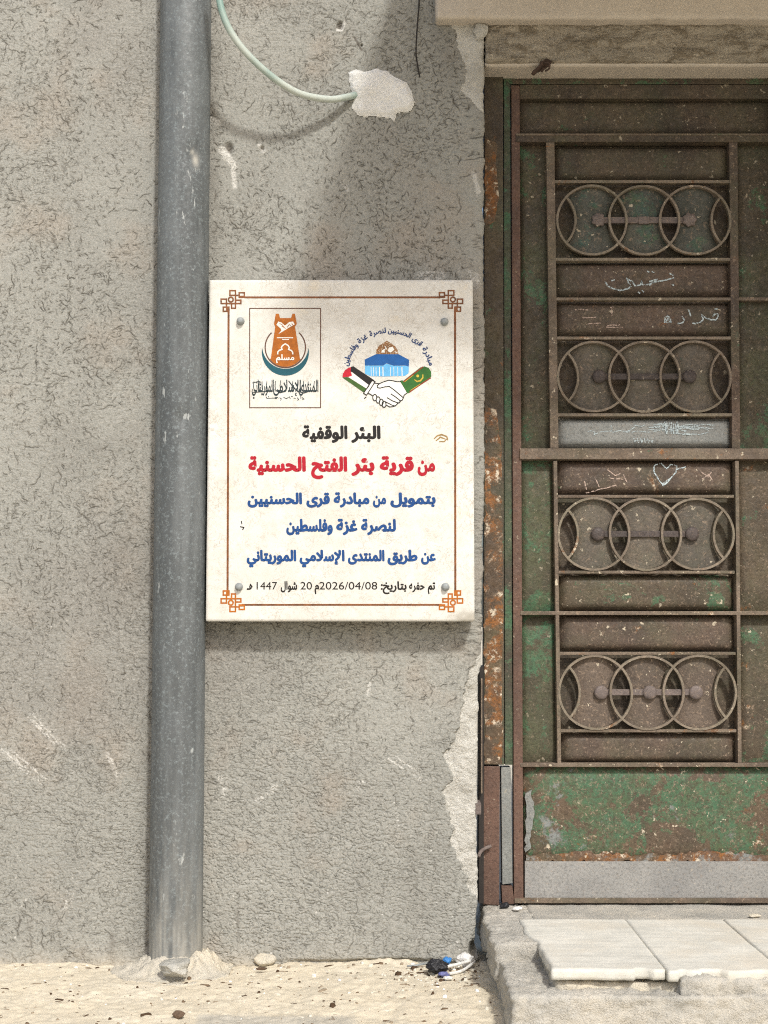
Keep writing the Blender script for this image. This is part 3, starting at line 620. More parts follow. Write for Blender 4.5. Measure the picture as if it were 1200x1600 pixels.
def glyphs(text, bold):
    cu = bpy.data.curves.new('letters', 'FONT'); cu.body = text; cu.size = 1; cu.resolution_u = 4; cu.offset = -.004
    ob = bpy.data.objects.new('letters', cu); COL.objects.link(ob); dg = bpy.context.evaluated_depsgraph_get(); dg.update()
    me = bpy.data.meshes.new_from_object(ob.evaluated_get(dg)); bpy.data.objects.remove(ob); bpy.data.curves.remove(cu)
    V0 = [v.co.copy() for v in me.vertices]; F0 = [tuple(p.vertices) for p in me.polygons]; bpy.data.meshes.remove(me)
    V, Fs, lay = [], [], []
    # heavy pen: the letter laid down nine times, each a hair off the last
    sh = [(0, 0)] + [(1.15 * bold * math.cos(k * math.pi / 4), bold * math.sin(k * math.pi / 4)) for k in range(8)] if bold else [(0, 0)]
    for n, (dx, dy) in enumerate(sh):
        b = len(V); V += [Vector((v.x + dx, v.y + dy, 0)) for v in V0]; lay += [n] * len(V0); Fs += [tuple(b + i for i in f) for f in F0]
    return V, Fs, lay
ALIF = .714
def text_line(name, words, base, top, mat, parent, bold=.05, y=YP, digits=None):
    """words = [(letters, x from, x to)] in photo pixels; base / top = baseline and height of the alif"""
    AV = []; AF = []
    for wd_, xa, xb in words:
        lat = wd_[0].isdigit(); V, Fs, isl = glyphs(wd_ if lat else shape(wd_), bold * (.12 if lat else 1))
        if not V: continue
        lo, hi = min(v.x for v in V), max(v.x for v in V); k = (base - top) / (ALIF if not lat else .727); b = len(AV)
        for v, s_ in zip(V, isl): AV.append(W(xa + (v.x - lo) / (hi - lo) * (xb - xa), base - v.y * k, y - .0005 - .00002 * s_))
        AF += [tuple(b + q for q in f) for f in Fs]
    me = mesh_py(name, AV, AF); bm = bmesh.new(); bm.from_mesh(me)
    for f in bm.faces:
        f.normal_update()
        if f.normal.y > 0: f.normal_flip()
    bm.to_mesh(me); bm.free(); return link(name, me, MS[mat], parent, False)

plaque = thing('stone_plaque', 'cream stone plaque with red, blue and black Arabic lettering bolted to the wall', 'plaque', W(533, 972, 0))
c1 = W(327, 437, YP); c2 = W(742, 971, YP)
chipf = lambda P: np.clip(1.5 - np.hypot((PX(P[:, 0], P[:, 1], P[:, 2])[0] - 738) / 26, (PX(P[:, 0], P[:, 1], P[:, 2])[1] - 966) / 8) + .8 * fbm(P[:, 0], P[:, 2], P[:, 0] * 0, 90, 3), 0, 1) * .8
def pw(P):
    k = chipf(P); P[:, 1] += k * .003; return P
rough_box('slab', c1[0], c2[0], YP, -.010, c2[2], c1[2], MS['marble'], plaque, .0022, .006, (), pw, {'chip': chipf})
# border and corner knots
b = Paint().line([(382, 464.6), (688, 464.6)], 3.0).line([(357.2, 480), (355.5, 928)], 3.2).line([(711, 480), (711.5, 926)], 3.2).line([(378, 945), (690, 945)], 2.8)
b.done('border', 't_brown', plaque)
def knot(fx, fy, mat):
    q = Paint(); cxm, cym = 534.2, 704.8; t = 2.3
    def m(x, y):
        x, y = 330 + x / 9.23, 430 + y / 9.23; return (2 * cxm - x if fx else x, 2 * cym - y if fy else y)
    def rc(x0, y0, x1, y1): q.line([m(x0, y0), m(x1, y0), m(x1, y1), m(x0, y1)], t, True)
    for r_ in ((270, 222, 350, 290), (404, 252, 478, 318), (143, 345, 220, 408), (352, 360, 428, 408), (294, 408, 350, 476), (174, 460, 256, 520)): rc(*r_)
    q.line([m(350, 290), m(404, 290)], t); q.line([m(350, 290), m(350, 408)], t); q.line([m(220, 408), m(294, 408)], t); q.line([m(220, 408), m(220, 460)], t)
    q.line([m(294, 408), m(352, 408)], t)
    c = m(283, 350); q.circle(c[0], c[1], 3.7, t, n=18)
    q.poly([m(214, 458), m(262, 458), m(262, 522), m(214, 522)]); q.poly([m(404, 296), m(484, 296), m(484, 324), m(404, 324)])
    return q.done('corner_knot', mat, plaque)
knot(0, 0, 't_brown'); knot(1, 0, 't_brown'); knot(0, 1, 't_orange'); knot(1, 1, 't_orange')
# lettering
text_line('lettering', [('البئر', 548.8, 594.7), ('الوقفية', 472, 543)], 684.8, 666, 't_black', plaque, .05)['label'] = 'black Arabic line of lettering'
text_line('lettering', [('من', 652.5, 680), ('قرية', 593.3, 646.7), ('بئر', 548.8, 585.3), ('الفتح', 486, 542.7), ('الحسنية', 388, 478)], 735.5, 714.5, 't_red', plaque, .056)['label'] = 'red Arabic line of lettering'
text_line('lettering', [('بتمويل', 609.9, 680.8), ('من', 582.7, 603.5), ('مبادرة', 521.3, 577.3), ('قرى', 478.7, 515.5), ('الحسنيين', 386.7, 472)], 786.8, 770.5, 't_blue', plaque, .054)['label'] = 'first blue line of lettering'
text_line('lettering', [('لنصرة', 564, 618.7), ('غزة', 525.3, 558.7), ('وفلسطين', 447.2, 520)], 829.5, 812, 't_blue', plaque, .054)['label'] = 'short blue line of lettering'
text_line('lettering', [('عن', 657.9, 681), ('طريق', 605.4, 652.5), ('المنتدى', 543.6, 600.9), ('الإسلامي', 468, 538.5), ('الموريتاني', 385.5, 462.9)], 876, 860, 't_blue', plaque, .054)['label'] = 'lowest blue line of lettering'
text_line('lettering', [('تم', 668.4, 680), ('حفره', 639, 663.6), ('بتاريخ:', 595, 635.4), ('2026/04/08', 499, 589.5), ('م', 491.5, 498.6), ('20', 469.5, 487.5), ('شوال', 438.6, 464.4), ('1447', 401, 433), ('هـ', 385.5, 395.4)], 921, 908.6, 't_black', plaque, .036)['label'] = 'small black date line'
# left emblem: tower in a crescent
e1 = (380, 470); k1 = 8.892
em = Paint(e1, k1).rect(90, 105, 1075, 1485, 13).done('emblem', 't_dbrown', plaque); em['label'] = 'boxed emblem of an orange tower in a teal crescent'
arc = lambda cx, cy, r, a0, a1, n=24: [(cx + r * math.cos(math.radians(a0 + (a1 - a0) * i / n)), cy - r * math.sin(math.radians(a0 + (a1 - a0) * i / n))) for i in range(n + 1)]
Paint(e1, k1).line(arc(585, 648, 280, 133, 407, 60), 17).done('ring', 't_dbrown', em)
Paint(e1, k1, YP - .0002).poly([(452, 180), (495, 180), (512, 240), (665, 240), (683, 180), (718, 180), (745, 320), (720, 358), (788, 802)] + arc(585, 648, 268, 323, 217)[0:] + [(384, 802), (445, 358), (428, 320)]).done('tower', 't_orange', em)
a0 = math.degrees(math.asin((713 - 652) / 327)); a1 = math.degrees(math.asin((622.7 - 652) / 322))
Paint(e1, k1).poly(arc(586, 713, 327, 180 - a0, 360 + a0, 40) + arc(586, 622.7, 322, 360 + a1, 180 - a1, 40)[1:-1]).done('crescent', 't_teal', em)
p = Paint(e1, k1, YP - .0006)
p.poly([(487, 288), (530, 300), (580, 345), (640, 295), (693, 287), (715, 328), (640, 370), (490, 462), (530, 412), (522, 388), (462, 332)])
p.line([(470, 513), (695, 513)], 13).line([(540, 538), (635, 538)], 11)
p.line([(480, 745), (480, 712), (500, 688), (540, 675), (530, 650), (545, 622), (585, 597), (625, 622), (640, 650), (630, 675), (668, 690), (688, 715), (688, 745)], 18).done('white_figures', 't_white', em)
Paint(e1, k1, YP - .001).line([(505, 315), (540, 330), (575, 375)], 7).line([(535, 350), (590, 385)], 7).line([(610, 370), (640, 330), (660, 345)], 8).line([(675, 315), (690, 335)], 8).done('page_lines', 't_orange', em)
text_line('emblem_word', [('مسلم', 380 + 455 / k1, 380 + 710 / k1)], 470 + 822 / k1, 470 + 745 / k1, 't_white', em, .035, YP - .0008)
text_line('emblem_lettering', [('المنتدى', 467, 497.5), ('الإسلامي', 427, 470), ('الموريتاني', 393.5, 428)], 612, 593.5, 't_ink', em, .022)
p = Paint(e1, k1)
for xs_ in (150, 225, 262, 330, 405, 450, 520, 690, 760, 800, 838, 905, 990, 1033): p.line([(xs_, 1105 + (xs_ * 7) % 20), (xs_ + (xs_ % 5 - 2) * 4, 1180), (xs_ + 4, 1262)], 11, False, True)
p.line([(125, 1140), (215, 1120), (250, 1130)], 12, False, True).line([(630, 1110), (690, 1190), (770, 1270)], 16, False, True).line([(450, 1240), (510, 1275), (585, 1255), (610, 1180)], 17, False, True).line([(130, 1275), (250, 1262), (390, 1255)], 12, False, True).line([(760, 1255), (840, 1280), (930, 1250), (1030, 1248)], 15, False, True)
p.done('swash', 't_ink', em)
p = Paint(e1, k1)
for pts in ([(315, 1330), (330, 1355), (400, 1352), (455, 1350)], [(350, 1325), (356, 1340)], [(470, 1335), (490, 1355)], [(505, 1345), (530, 1360), (520, 1385)], [(560, 1340), (600, 1360), (630, 1340)], [(640, 1330), (655, 1360)], [(665, 1330), (690, 1332)], [(700, 1350), (730, 1355)], [(750, 1345), (770, 1370), (755, 1385)], [(800, 1320), (802, 1360)], [(815, 1340), (845, 1365), (820, 1368)]): p.line(pts, 9)
p.done('small_script', 't_ink', em)
# right emblem: dome and clasped hands
e2 = (515, 490); k2 = 6.486
em2 = Paint(e2, k2).poly([(355, 465), (470, 412), (700, 412), (805, 468), (803, 535), (760, 525), (650, 527), (575, 503), (545, 525), (358, 525)]).done('emblem', 't_roof', plaque)
em2['label'] = 'round emblem of a domed building above two clasped hands'
Paint(e2, k2).poly([(358, 527), (545, 527), (575, 506), (650, 529), (760, 528), (803, 537), (800, 605), (760, 632), (555, 637), (420, 635), (360, 610)]).done('blue_facade', 't_sky', em2)
Paint(e2, k2).poly([(470, 410), (475, 365), (500, 325), (540, 300), (580, 275), (620, 298), (665, 330), (690, 370), (697, 410)]).done('dome', 't_dome', em2)
p = Paint(e2, k2, YP - .0004)
for x_ in (420, 445, 470, 505, 540, 615, 650, 690, 733): p.line([(x_, 540), (x_ + 2, 632)], 5 if x_ not in (505, 540, 733) else 9)
p.done('facade_lines', 't_white', em2)
Paint(e2, k2, YP - .0004).poly([(600, 345), (640, 335), (655, 365), (620, 395), (590, 380)]).poly([(530, 370), (555, 360), (560, 395), (525, 395)]).line([(560, 330), (575, 352), (555, 365)], 8).line([(660, 385), (685, 400)], 8).done('dome_highlight', 't_white', em2)
Paint(e2, k2).poly([(215, 540), (240, 533), (455, 676), (408, 732), (222, 592), (200, 570)]).done('black_band', 't_black', em2)
Paint(e2, k2, YP - .0001).poly([(225, 592), (405, 730), (378, 768), (190, 648)]).done('white_band', 't_white', em2)
Paint(e2, k2, YP - .0002).poly([(130, 648), (192, 645), (378, 762), (352, 803)]).done('green_band', 't_fgreen', em2)
Paint(e2, k2, YP - .0003).poly([(130, 646), (135, 610), (155, 575), (188, 550), (216, 542), (212, 580), (228, 628), (195, 640)]).done('red_wedge', 't_fred', em2)
Paint(e2, k2).poly([(735, 690), (920, 545), (960, 535), (1005, 550), (1030, 590), (1030, 640), (812, 802)]).done('green_sleeve', 't_mgreen', em2)
Paint(e2, k2, YP - .0002).line([(748, 692), (850, 612), (948, 538)], 11).line([(808, 796), (930, 712), (1026, 650)], 11).done('red_edges', 't_dred', em2)
p = Paint(e2, k2, YP - .0003); p.line([(858, 668), (885, 688), (920, 680), (945, 650), (945, 615)], 15, False, True); p.disc(893, 632, 15, 8).line([(760, 692), (850, 622)], 5).line([(820, 778), (920, 712)], 5); p.done('yellow_crescent', 't_yellow', em2)
hand = [(445, 700), (505, 710), (600, 675), (680, 690), (725, 690), (782, 805), (750, 825), (735, 878), (700, 885), (690, 905), (655, 940), (600, 940), (540, 940), (450, 880), (430, 830), (385, 805)]
Paint(e2, k2, YP).poly(hand).done('hands', 't_white', em2)
p = Paint(e2, k2, YP - .0005); w = 9
for pts in ([(445, 702), (475, 708), (505, 710), (550, 690), (600, 675), (640, 680), (680, 690), (725, 690)], [(505, 710), (482, 730), (486, 750), (510, 755), (560, 742), (605, 738), (650, 770), (700, 812), (745, 850)], [(782, 806), (755, 826), (748, 852), (735, 878), (708, 884)],
            [(620, 812), (670, 845), (720, 885), (705, 905), (680, 902)], [(580, 850), (640, 885), (695, 905), (665, 935), (640, 930)], [(560, 890), (610, 915), (655, 940), (610, 945), (570, 925)], [(385, 806), (412, 815), (436, 832)], [(350, 862), (372, 842)]): p.line(pts, w)
for x_, y_ in ((458, 850), (492, 874), (524, 898), (552, 918)): p.circle(x_, y_, 20, w, 32, n=16)
p.line([(432, 676), (462, 690), (374, 826), (344, 806)], w, True); p.done('hand_outline', 't_black', em2)
Paint(e2, k2, YP - .0001).poly([(432, 676), (462, 690), (374, 826), (344, 806)]).done('white_cuff', 't_white', em2)
Paint(e2, k2, YP - .0004).poly([(712, 682), (738, 674), (812, 800), (788, 808)]).done('green_cuff', 't_mgreen', em2)
AV = []; AF = []
aw = [('مبادرة', 10.5, 37), ('قرى', 41.5, 56), ('الحسنيين', 59.5, 91), ('لنصرة', 93.5, 116), ('غزة', 119.5, 134), ('وفلسطين', 137, 170)]
for wd_, t0, t1 in aw:
    V0, F0, isl = glyphs(shape(wd_), .038); lo, hi = min(v.x for v in V0), max(v.x for v in V0); bq = len(AV)
    for v, s_ in zip(V0, isl):
        th_ = math.radians(t1 - (v.x - lo) / (hi - lo) * (t1 - t0)); r_ = 412 + v.y / ALIF * 52
        AV.append(W(e2[0] + (598 + r_ * math.cos(th_) * 1.02) / k2, e2[1] + (605 - r_ * math.sin(th_)) / k2, YP - .0005 - .00002 * s_))
    AF += [tuple(bq + x for x in f) for f in F0]
me = mesh_py('arched_lettering', AV, AF); bm = bmesh.new(); bm.from_mesh(me)
for f in bm.faces:
    f.normal_update()
    if f.normal.y > 0: f.normal_flip()
bm.to_mesh(me); bm.free(); link('arched_lettering', me, MS['t_navy'], em2, False)
p = Paint(); p.line([(678, 686), (683, 681), (690, 679), (698, 682), (700, 688)], 2.4, False, True).line([(681, 689), (688, 683), (696, 686)], 2.2, False, True).line([(686, 690), (694, 690), (700, 684)], 1.8, False, True)
p.done('ochre_mark', 't_gold', plaque)
p = Paint(); p.line([(377, 814), (378, 819)], 1.4).line([(375, 823), (381, 824), (379, 828)], 1.6).done('ink_fleck', 't_black', plaque)
for bx, by in ((376, 502), (694.5, 503), (373.5, 917), (696, 917)):
    o = stud('bolt', bx, by, YP, [(.0092, 0), (.0092, .002), (.0080, .003), (.0078, .0085), (.0060, .0115), (.0030, .0128)], MS['steel'], plaque, 12)

def jag(poly, amp, step):
    r_ = random.Random(len(poly) * 7 + int(poly[0][1])); out = []
    for (x1, y1), (x2, y2) in zip(poly, poly[1:] + poly[:1]):
        n_ = max(1, int(math.hypot(x2 - x1, y2 - y1) / step)); nx_, ny_ = (y2 - y1), -(x2 - x1); l_ = math.hypot(nx_, ny_) or 1
        for k in range(n_):
            t = k / n_; d_ = r_.uniform(-amp, amp) if k else 0; out.append((x1 + (x2 - x1) * t + nx_ / l_ * d_, y1 + (y2 - y1) * t + ny_ / l_ * d_))
    return out
# ------------------------------------------------------------------ metal door
DY = .085; BK = .128
door = thing('metal_door', 'weathered brown and green sheet metal door with four ring grilles in a recess', 'door', W(1000, 1412, DY))
# frame: jamb in two lengths, head
prism('frame_jamb', [(757, 100), (786, 100), (788, 1195), (756, 1195)], DY - .006, .13, MS['frt'], door, .002)
Vr = []; 
# flaking rust down the jamb face: real scabs of rust a millimetre proud
prism('rust_flake_strip', jag([(758, 632), (776, 640), (784, 700), (785.5, 1194), (756.5, 1194)], 2.2, 9), DY - .0072, DY, MS['fr'], door, .0006)
prism('rust_flake_strip', jag([(757.5, 215), (775, 222), (779, 300), (774, 345), (758, 352)], 2.2, 8), DY - .0072, DY, MS['fr'], door, .0006)
prism('frame_rebate', [(787, 100), (797, 100), (801, 1195), (789, 1195)], DY + .004, .13, MS['gstrip'], door, .001)
prism('frame_jamb', [(756, 1197), (781, 1197), (780, 1415), (754, 1413)], DY - .004, .13, MS['jlow'], door, .002)
prism('frame_insert', [(783, 1199), (798, 1199), (801, 1380), (785, 1382)], DY + .002, .13, MS['zinc'], door, .001)
prism('frame_insert', [(783.5, 1384), (800.5, 1384), (804, 1412), (785, 1414)], DY + .001, .13, MS['jlow'], door, .001)
prism('frame_head', [(757, 104), (1262, 104), (1262, 131), (798, 131)], DY + .003, .13, MS['fb'], door, .002)
prism('frame_jamb', [(1225, 132), (1262, 132), (1272, 1414), (1236, 1414)], DY - .004, .13, MS['jlow'], door, .002)
# leaf: sheet backing, edge stile, rails
prism('leaf_sheet', [(800, 130), (1222, 130), (1234, 1410), (804, 1410)], DY + .034, DY + .04, MS['pd'], door, 0)
prism('edge_stile', [(799, 133), (812, 133), (818, 1410), (803, 1410)], DY, DY + .034, MS['jlow'], door, .002)
prism('edge_stile', [(1208, 133), (1222, 133), (1234, 1410), (1219, 1410)], DY, DY + .034, MS['jlow'], door, .002)
def sheet(name, x0, y0, x1, y1, mat, y=DY + .02, fall=.012, x0b=None, x1b=None, n=28, crown=0, seed=0):
    """thin pressed sheet: level middle, edges falling back into the frame"""
    x0b = x0 if x0b is None else x0b; x1b = x1 if x1b is None else x1b; V = []; Fs = []; m = max(8, int(n * abs(y1 - y0) / abs(x1 - x0)) if abs(y1 - y0) < abs(x1 - x0) else n * 2)
    for a in range(n + 1):
        for b_ in range(m + 1):
            u, v = a / n, b_ / m; xx = (x0 + (x1 - x0) * u) * (1 - v) + (x0b + (x1b - x0b) * u) * v
            P = W(xx, y0 + (y1 - y0) * v, y); du_ = abs(2 * u - 1); dv_ = abs(2 * v - 1)
            wv_ = .0012 * float(vn3(np.array(P[0] * 9.0 + seed), np.array(P[2] * 9.0), np.array(.5 + seed)))
            V.append((P[0], P[1] + fall * max(du_ ** 22, dv_ ** 9) + (wv_ if crown == 0 else crown * (du_ ** 2 + dv_ ** 2)), P[2]))
    for a in range(n):
        for b_ in range(m): k = a * (m + 1) + b_; Fs.append((k, k + m + 1, k + m + 2, k + 1))
    me = mesh_py(name, V, Fs); return link(name, me, MS[mat], door)
def rail(name, x0, x1, yc, h, mat='bar', yf=DY + .001, yb=DY + .034, bev=.0012): return prism(name, [(x0, yc - h / 2), (x1, yc - h / 2), (x1, yc + h / 2), (x0, yc + h / 2)], yf, yb, MS[mat], door, bev)
rail('top_rail', 812, 1208, 143, 22, 'pd', DY + .004)
sheet('top_panel', 812, 156, 1208, 207, 'pd', DY + .018, .01, n=40, seed=1)
rail('cross_rail', 806, 1210, 215, 13, 'pd', DY - .003); rail('cross_rail', 806, 1210, 210, 3, 'bar', DY - .005, DY + .02, .0005)
L0 = lambda y: 860 + (y - 230) * .0135; R0 = lambda y: 1146 + (y - 230) * .0095
def vbar(xa, ya, xb, yb_, w, mat='bar', yf=DY - .001): return prism('upright_bar', [(xa - w / 2, ya), (xa + w / 2, ya), (xb + w / 2, yb_), (xb - w / 2, yb_)], yf, DY + .034, MS[mat], door, .0012)
vbar(L0(222), 222, L0(700), 700, 13); vbar(R0(222), 222, R0(700), 700, 13, 'pm')
vbar(L0(720) + 1, 720, L0(1193) + 1, 1193, 6); vbar(R0(720) + 1, 720, R0(1193) + 1, 1193, 6)
rail('middle_rail', 812, 1212, 709, 17, 'bar', DY - .004)
for yc in (958, 1195.5): rail('thin_rail', 813, 1214, yc, 6, 'bar', DY - .002)
rail('thin_rail', 1153, 1212, 467, 5, 'bar')
for ya, yb_, mt in ((222, 700, 'stu'), (719, 955, 'stl'), (961, 1192, 'stl')):
    sheet('stile_panel', 812 + (ya - 130) * .004, ya, L0(ya) - 3, yb_, mt, DY + .02, .008, 812 + (yb_ - 130) * .004, L0(yb_) - 3, n=10, seed=ya)
    sheet('stile_panel', R0(ya) + 4, ya, 1210, yb_, 'pg' if ya > 700 else 'stu', DY + .02, .008, R0(yb_) + 4, 1214, n=10, seed=ya + 5)
for yc in (283.5, 405, 467, 528, 648, 775.5, 894, 1021, 1142): rail('cross_bar', L0(yc) + 4, R0(yc) - 4, yc, 4.6, 'bar' if yc > 700 else 'ring', DY, DY + .02, .001)
PAN = [(226, 281, 'pd', 2), (409, 463, 'pm', 3), (471, 525, 'pm', 4), (653, 699, 'grey', 5), (719, 772, 'pm', 6), (898, 955, 'pg', 7), (961, 1018, 'pm', 8), (1146, 1192, 'pm', 9)]
for ya, yb_, mt, sd in PAN: sheet('panel', L0(ya) + 3, ya, R0(ya) - 3, yb_, mt, DY + .014, .02, L0(yb_) + 3, R0(yb_) - 3, n=44, seed=sd)
# ring grilles
def ringmesh(V, Fs, c, r, w, yf, yb, a0=0, a1=360, n=56):
    full = abs(a1 - a0) >= 360; b_ = len(V); m = n if full else n + 1; rb_ = r
    for i in range(m):
        a = math.radians(a0 + (a1 - a0) * i / n); r = rb_ * (1 + .007 * math.sin(2 * a + c.x * 37 + c.z * 91) + .005 * math.sin(3 * a + c.x * 71)); ww = w * (1 + .18 * math.sin(3.1 * i + r * 900) * .5)
        for rr, y in ((r + ww / 2, yf), (r - ww / 2, yf), (r - ww / 2, yb), (r + ww / 2, yb)): V.append((c.x + rr * math.cos(a), y, c.z + rr * math.sin(a)))
    for i in range(n):
        j = (i + 1) % m
        for k in range(4): Fs.append((b_ + i * 4 + k, b_ + i * 4 + (k + 1) % 4, b_ + j * 4 + (k + 1) % 4, b_ + j * 4 + k))
GR = [(344, (925, 1006.5, 1086), 57.5, ((935, 7), (1077, 7)), 6, True), (588.5, (927.5, 1007, 1086.5), 57.5, ((936, 0), (1077, 0)), 0, False),
      (834.5, (928, 1008.5, 1090), 57.5, ((934, 0), (1081, 0)), 0, False), (1082, (930.5, 1011, 1093), 58, ((939, 0), (1015, 0), (1087, 0)), 0, True)]
for gy_, cxs, rp, studs, lob, bright in GR:
    V = []; Fs = []; C_ = [Vector(W(x, gy_, DY)) for x in cxs]; r = rp / 686 * (D + DY) / D; sp = (C_[2].x - C_[0].x) / 2; w = 3.6 / 686
    for n_, c in enumerate(C_): ringmesh(V, Fs, c, r - w / 2, w, DY - .002 - .0008 * (n_ % 2), DY + .010)
    hh_ = math.degrees(math.asin(math.sqrt(max(0, r * r - sp * sp / 4)) / r))
    for c, a0_, a1_ in ((Vector((C_[0].x - sp, 0, C_[0].z)), -hh_, hh_), (Vector((C_[2].x + sp, 0, C_[2].z)), 180 - hh_, 180 + hh_)): ringmesh(V, Fs, c, r - w / 2, w, DY - .0012, DY + .010, a0_, a1_, 24)
    me = mesh_py('ring_grille', V, Fs); bm = bmesh.new(); bm.from_mesh(me); bmesh.ops.recalc_face_normals(bm, faces=bm.faces); bm.to_mesh(me); bm.free()
    g = link('ring_grille', me, MS['ring'], door, False)
    # dished plates inside each ring
    for c in C_:
        ra, rb = r - w, r + w * .2; xi_ = (sp * sp + ra * ra - rb * rb) / (2 * sp); ha = math.degrees(math.acos(xi_ / ra)); hb = math.degrees(math.acos((sp - xi_) / rb))
        ol = arc(0, 0, ra, ha, 180 - ha, 14) + arc(-sp, 0, rb, hb, -hb, 14)[1:-1] + arc(0, 0, ra, 180 + ha, 360 - ha, 14) + arc(sp, 0, rb, 180 + hb, 180 - hb, 14)[1:-1]
        V = []; Fs = []; m = len(ol); NR = 10
        for k in range(NR + 1):
            t = k / NR
            for x_, z_ in ol: V.append((c.x + x_ * t, DY + .010 + .012 * (abs(x_) * t / (r * .72)) ** 2.4, c.z - z_ * t))
        for k in range(NR):
            for i_ in range(m): Fs.append((k * m + i_, k * m + (i_ + 1) % m, (k + 1) * m + (i_ + 1) % m, (k + 1) * m + i_))
        me = mesh_py('plate', V, Fs); bm = bmesh.new(); bm.from_mesh(me); bmesh.ops.remove_doubles(bm, verts=bm.verts, dist=1e-6); bmesh.ops.recalc_face_normals(bm, faces=bm.faces); bm.to_mesh(me); bm.free()
        link('plate', me, MS['platet' if gy_ < 400 else 'platem' if gy_ > 1000 else 'plate'], g)
    prism('tie_bar', [(studs[0][0], gy_ - 5), (studs[-1][0], gy_ - 5), (studs[-1][0], gy_ + 4.5), (studs[0][0], gy_ + 4.5)], DY + .004, DY + .010, MS['stud' if bright else 'studd'], g, .001)
    for sx, lb in studs: stud('stud', sx, gy_, DY + .006, [(.016, 0), (.0165, .003), (.0155, .006), (.010, .0075), (.004, .008)], MS['stud' if bright else 'studd'], g, 28, lb)
    if lob: prism('tie_block', [(998, gy_ - 6), (1014, gy_ - 6), (1014, gy_ + 5.5), (998, gy_ + 5.5)], DY + .002, DY + .010, MS['stud'], g, .001)
# lower part
sheet('bottom_panel', 818, 1199, 1216, 1347, 'pgg', DY + .012, .012, 820, 1217, n=50, seed=12)
prism('kick_plate', [(820, 1346), (1217, 1346), (1218, 1404), (820, 1404)], DY + .008, DY + .03, MS['kick'], door, .001)
prism('peeling_band', jag([(822, 1336), (900, 1330), (1000, 1337), (1100, 1331), (1214, 1337), (1214, 1347), (822, 1347)], 3.2, 7), DY + .0095, DY + .02, MS['peel'], door, 0)
prism('worn_patch', jag([(821, 1240), (831, 1234), (835, 1275), (829, 1300), (830, 1325), (821, 1332)], 2.5, 6), DY + .0105, DY + .02, MS['zinc'], door, 0)
prism('bottom_rail', [(804, 1404), (1234, 1404), (1234, 1411.5), (804, 1411.5)], DY - .002, DY + .04, MS['bar'], door, .0015)
# hinge pieces, and a black strip standing in for the shade in the jamb gap
prism('gap_shade_strip', [(749, 1045), (756, 1040), (756, 1412), (748, 1412)], .06, .12, MS['wire'], door, .001)
prism('hinge', [(743, 1255), (752, 1255), (752, 1273), (743, 1273)], .004, .08, MS['stud'], door, .002)
prism('hinge_pin', [(751.5, 1060), (753.8, 1060), (753.8, 1240), (751.5, 1240)], .045, .055, MS['bar'], door, .0005)
tube('bent_spike', [W(748, 1338, .03), W(751, 1331, .045), W(757, 1326, .065), W(767, 1322, .072)], .0042, MS['stud'], door, 8)
# chalk scribbles
def chalk(lines, o_, k_, w, mat, y, lab):
    p = Paint(o_, k_, y)
    for l in lines:
        Q = []
        for a in range(len(l) - 1):
            for s_ in range(4): t = s_ / 4; Q.append((l[a][0] * (1 - t) + l[a + 1][0] * t + random.uniform(-1.2, 1.2), l[a][1] * (1 - t) + l[a + 1][1] * t + random.uniform(-1.2, 1.2)))
        Q.append(l[-1]); p.line(Q, w)
    p.done('chalk_writing', mat, door)['label'] = lab
cy = DY + .0135
chalk([[(800, 140), (750, 155), (690, 166), (630, 184), (612, 190), (596, 186), (590, 165), (585, 185), (560, 192), (545, 190), (530, 165), (495, 145), (505, 175), (522, 196), (500, 212), (450, 222), (400, 210), (368, 190), (355, 163)], [(770, 112), (795, 128)], [(780, 182), (800, 190)], [(625, 98), (640, 104)], [(655, 100), (672, 106)], [(590, 222), (605, 232)], [(565, 232), (580, 242)], [(395, 160), (415, 152)], [(640, 165), (690, 150), (640, 190)]], (860, 400), 4.138, 9, 'chalk', cy, 'pale blue chalk word on the upper panel')
chalk([[(1048, 392), (1060, 378), (1080, 374), (1086, 395), (1068, 412), (1040, 412), (1005, 400), (985, 388), (978, 380), (988, 410), (972, 428), (940, 437), (918, 434)], [(893, 343), (900, 368), (910, 392)], [(848, 388), (866, 412), (856, 432), (822, 436)], [(740, 432), (742, 402), (758, 390), (775, 402), (778, 432)], [(745, 425), (760, 405), (772, 425), (748, 430)], [(1062, 345), (1080, 340)]], (860, 400), 4.138, 9, 'chalk', cy, 'chalk word on the right of the second panel')
random.seed(3); L_ = [[(240, 1135), (262, 1130), (290, 1140), (282, 1158)], [(290, 1150), (330, 1135), (400, 1132), (392, 1095)], [(400, 1140), (450, 1128), (500, 1140), (545, 1105)], [(470, 1140), (520, 1125)]]
for k in range(26):
    xa = random.uniform(520, 1000); ya = random.uniform(1090, 1150); L_.append([(xa, ya), (xa + random.uniform(30, 70), ya + random.uniform(-14, 10)), (xa + random.uniform(70, 120), ya + random.uniform(-12, 12))])
for k in range(16):
    xa = random.uniform(725, 835); L_.append([(xa, 1068 + random.uniform(0, 20)), (xa + random.uniform(-8, 14), 1150)])
L_ += [[(540 + 22 * k, 1178), (546 + 22 * k, 1205), (555 + 22 * k, 1190)] for k in range(6)]
chalk(L_, (860, 400), 4.138, 6, 'chalk', cy, 'smeared white chalk scrawl on the bare grey panel')
chalk([[(160, 350), (200, 345), (245, 350)], [(205, 400), (300, 395)], [(365, 450), (450, 445)], [(395, 330), (398, 385)], [(385, 335), (408, 330)], [(230, 440), (330, 432)], [(360, 460), (470, 462)]], (860, 400), 4.138, 7, 'scratch', cy, 'faint rubbed marks on the left of the second panel')
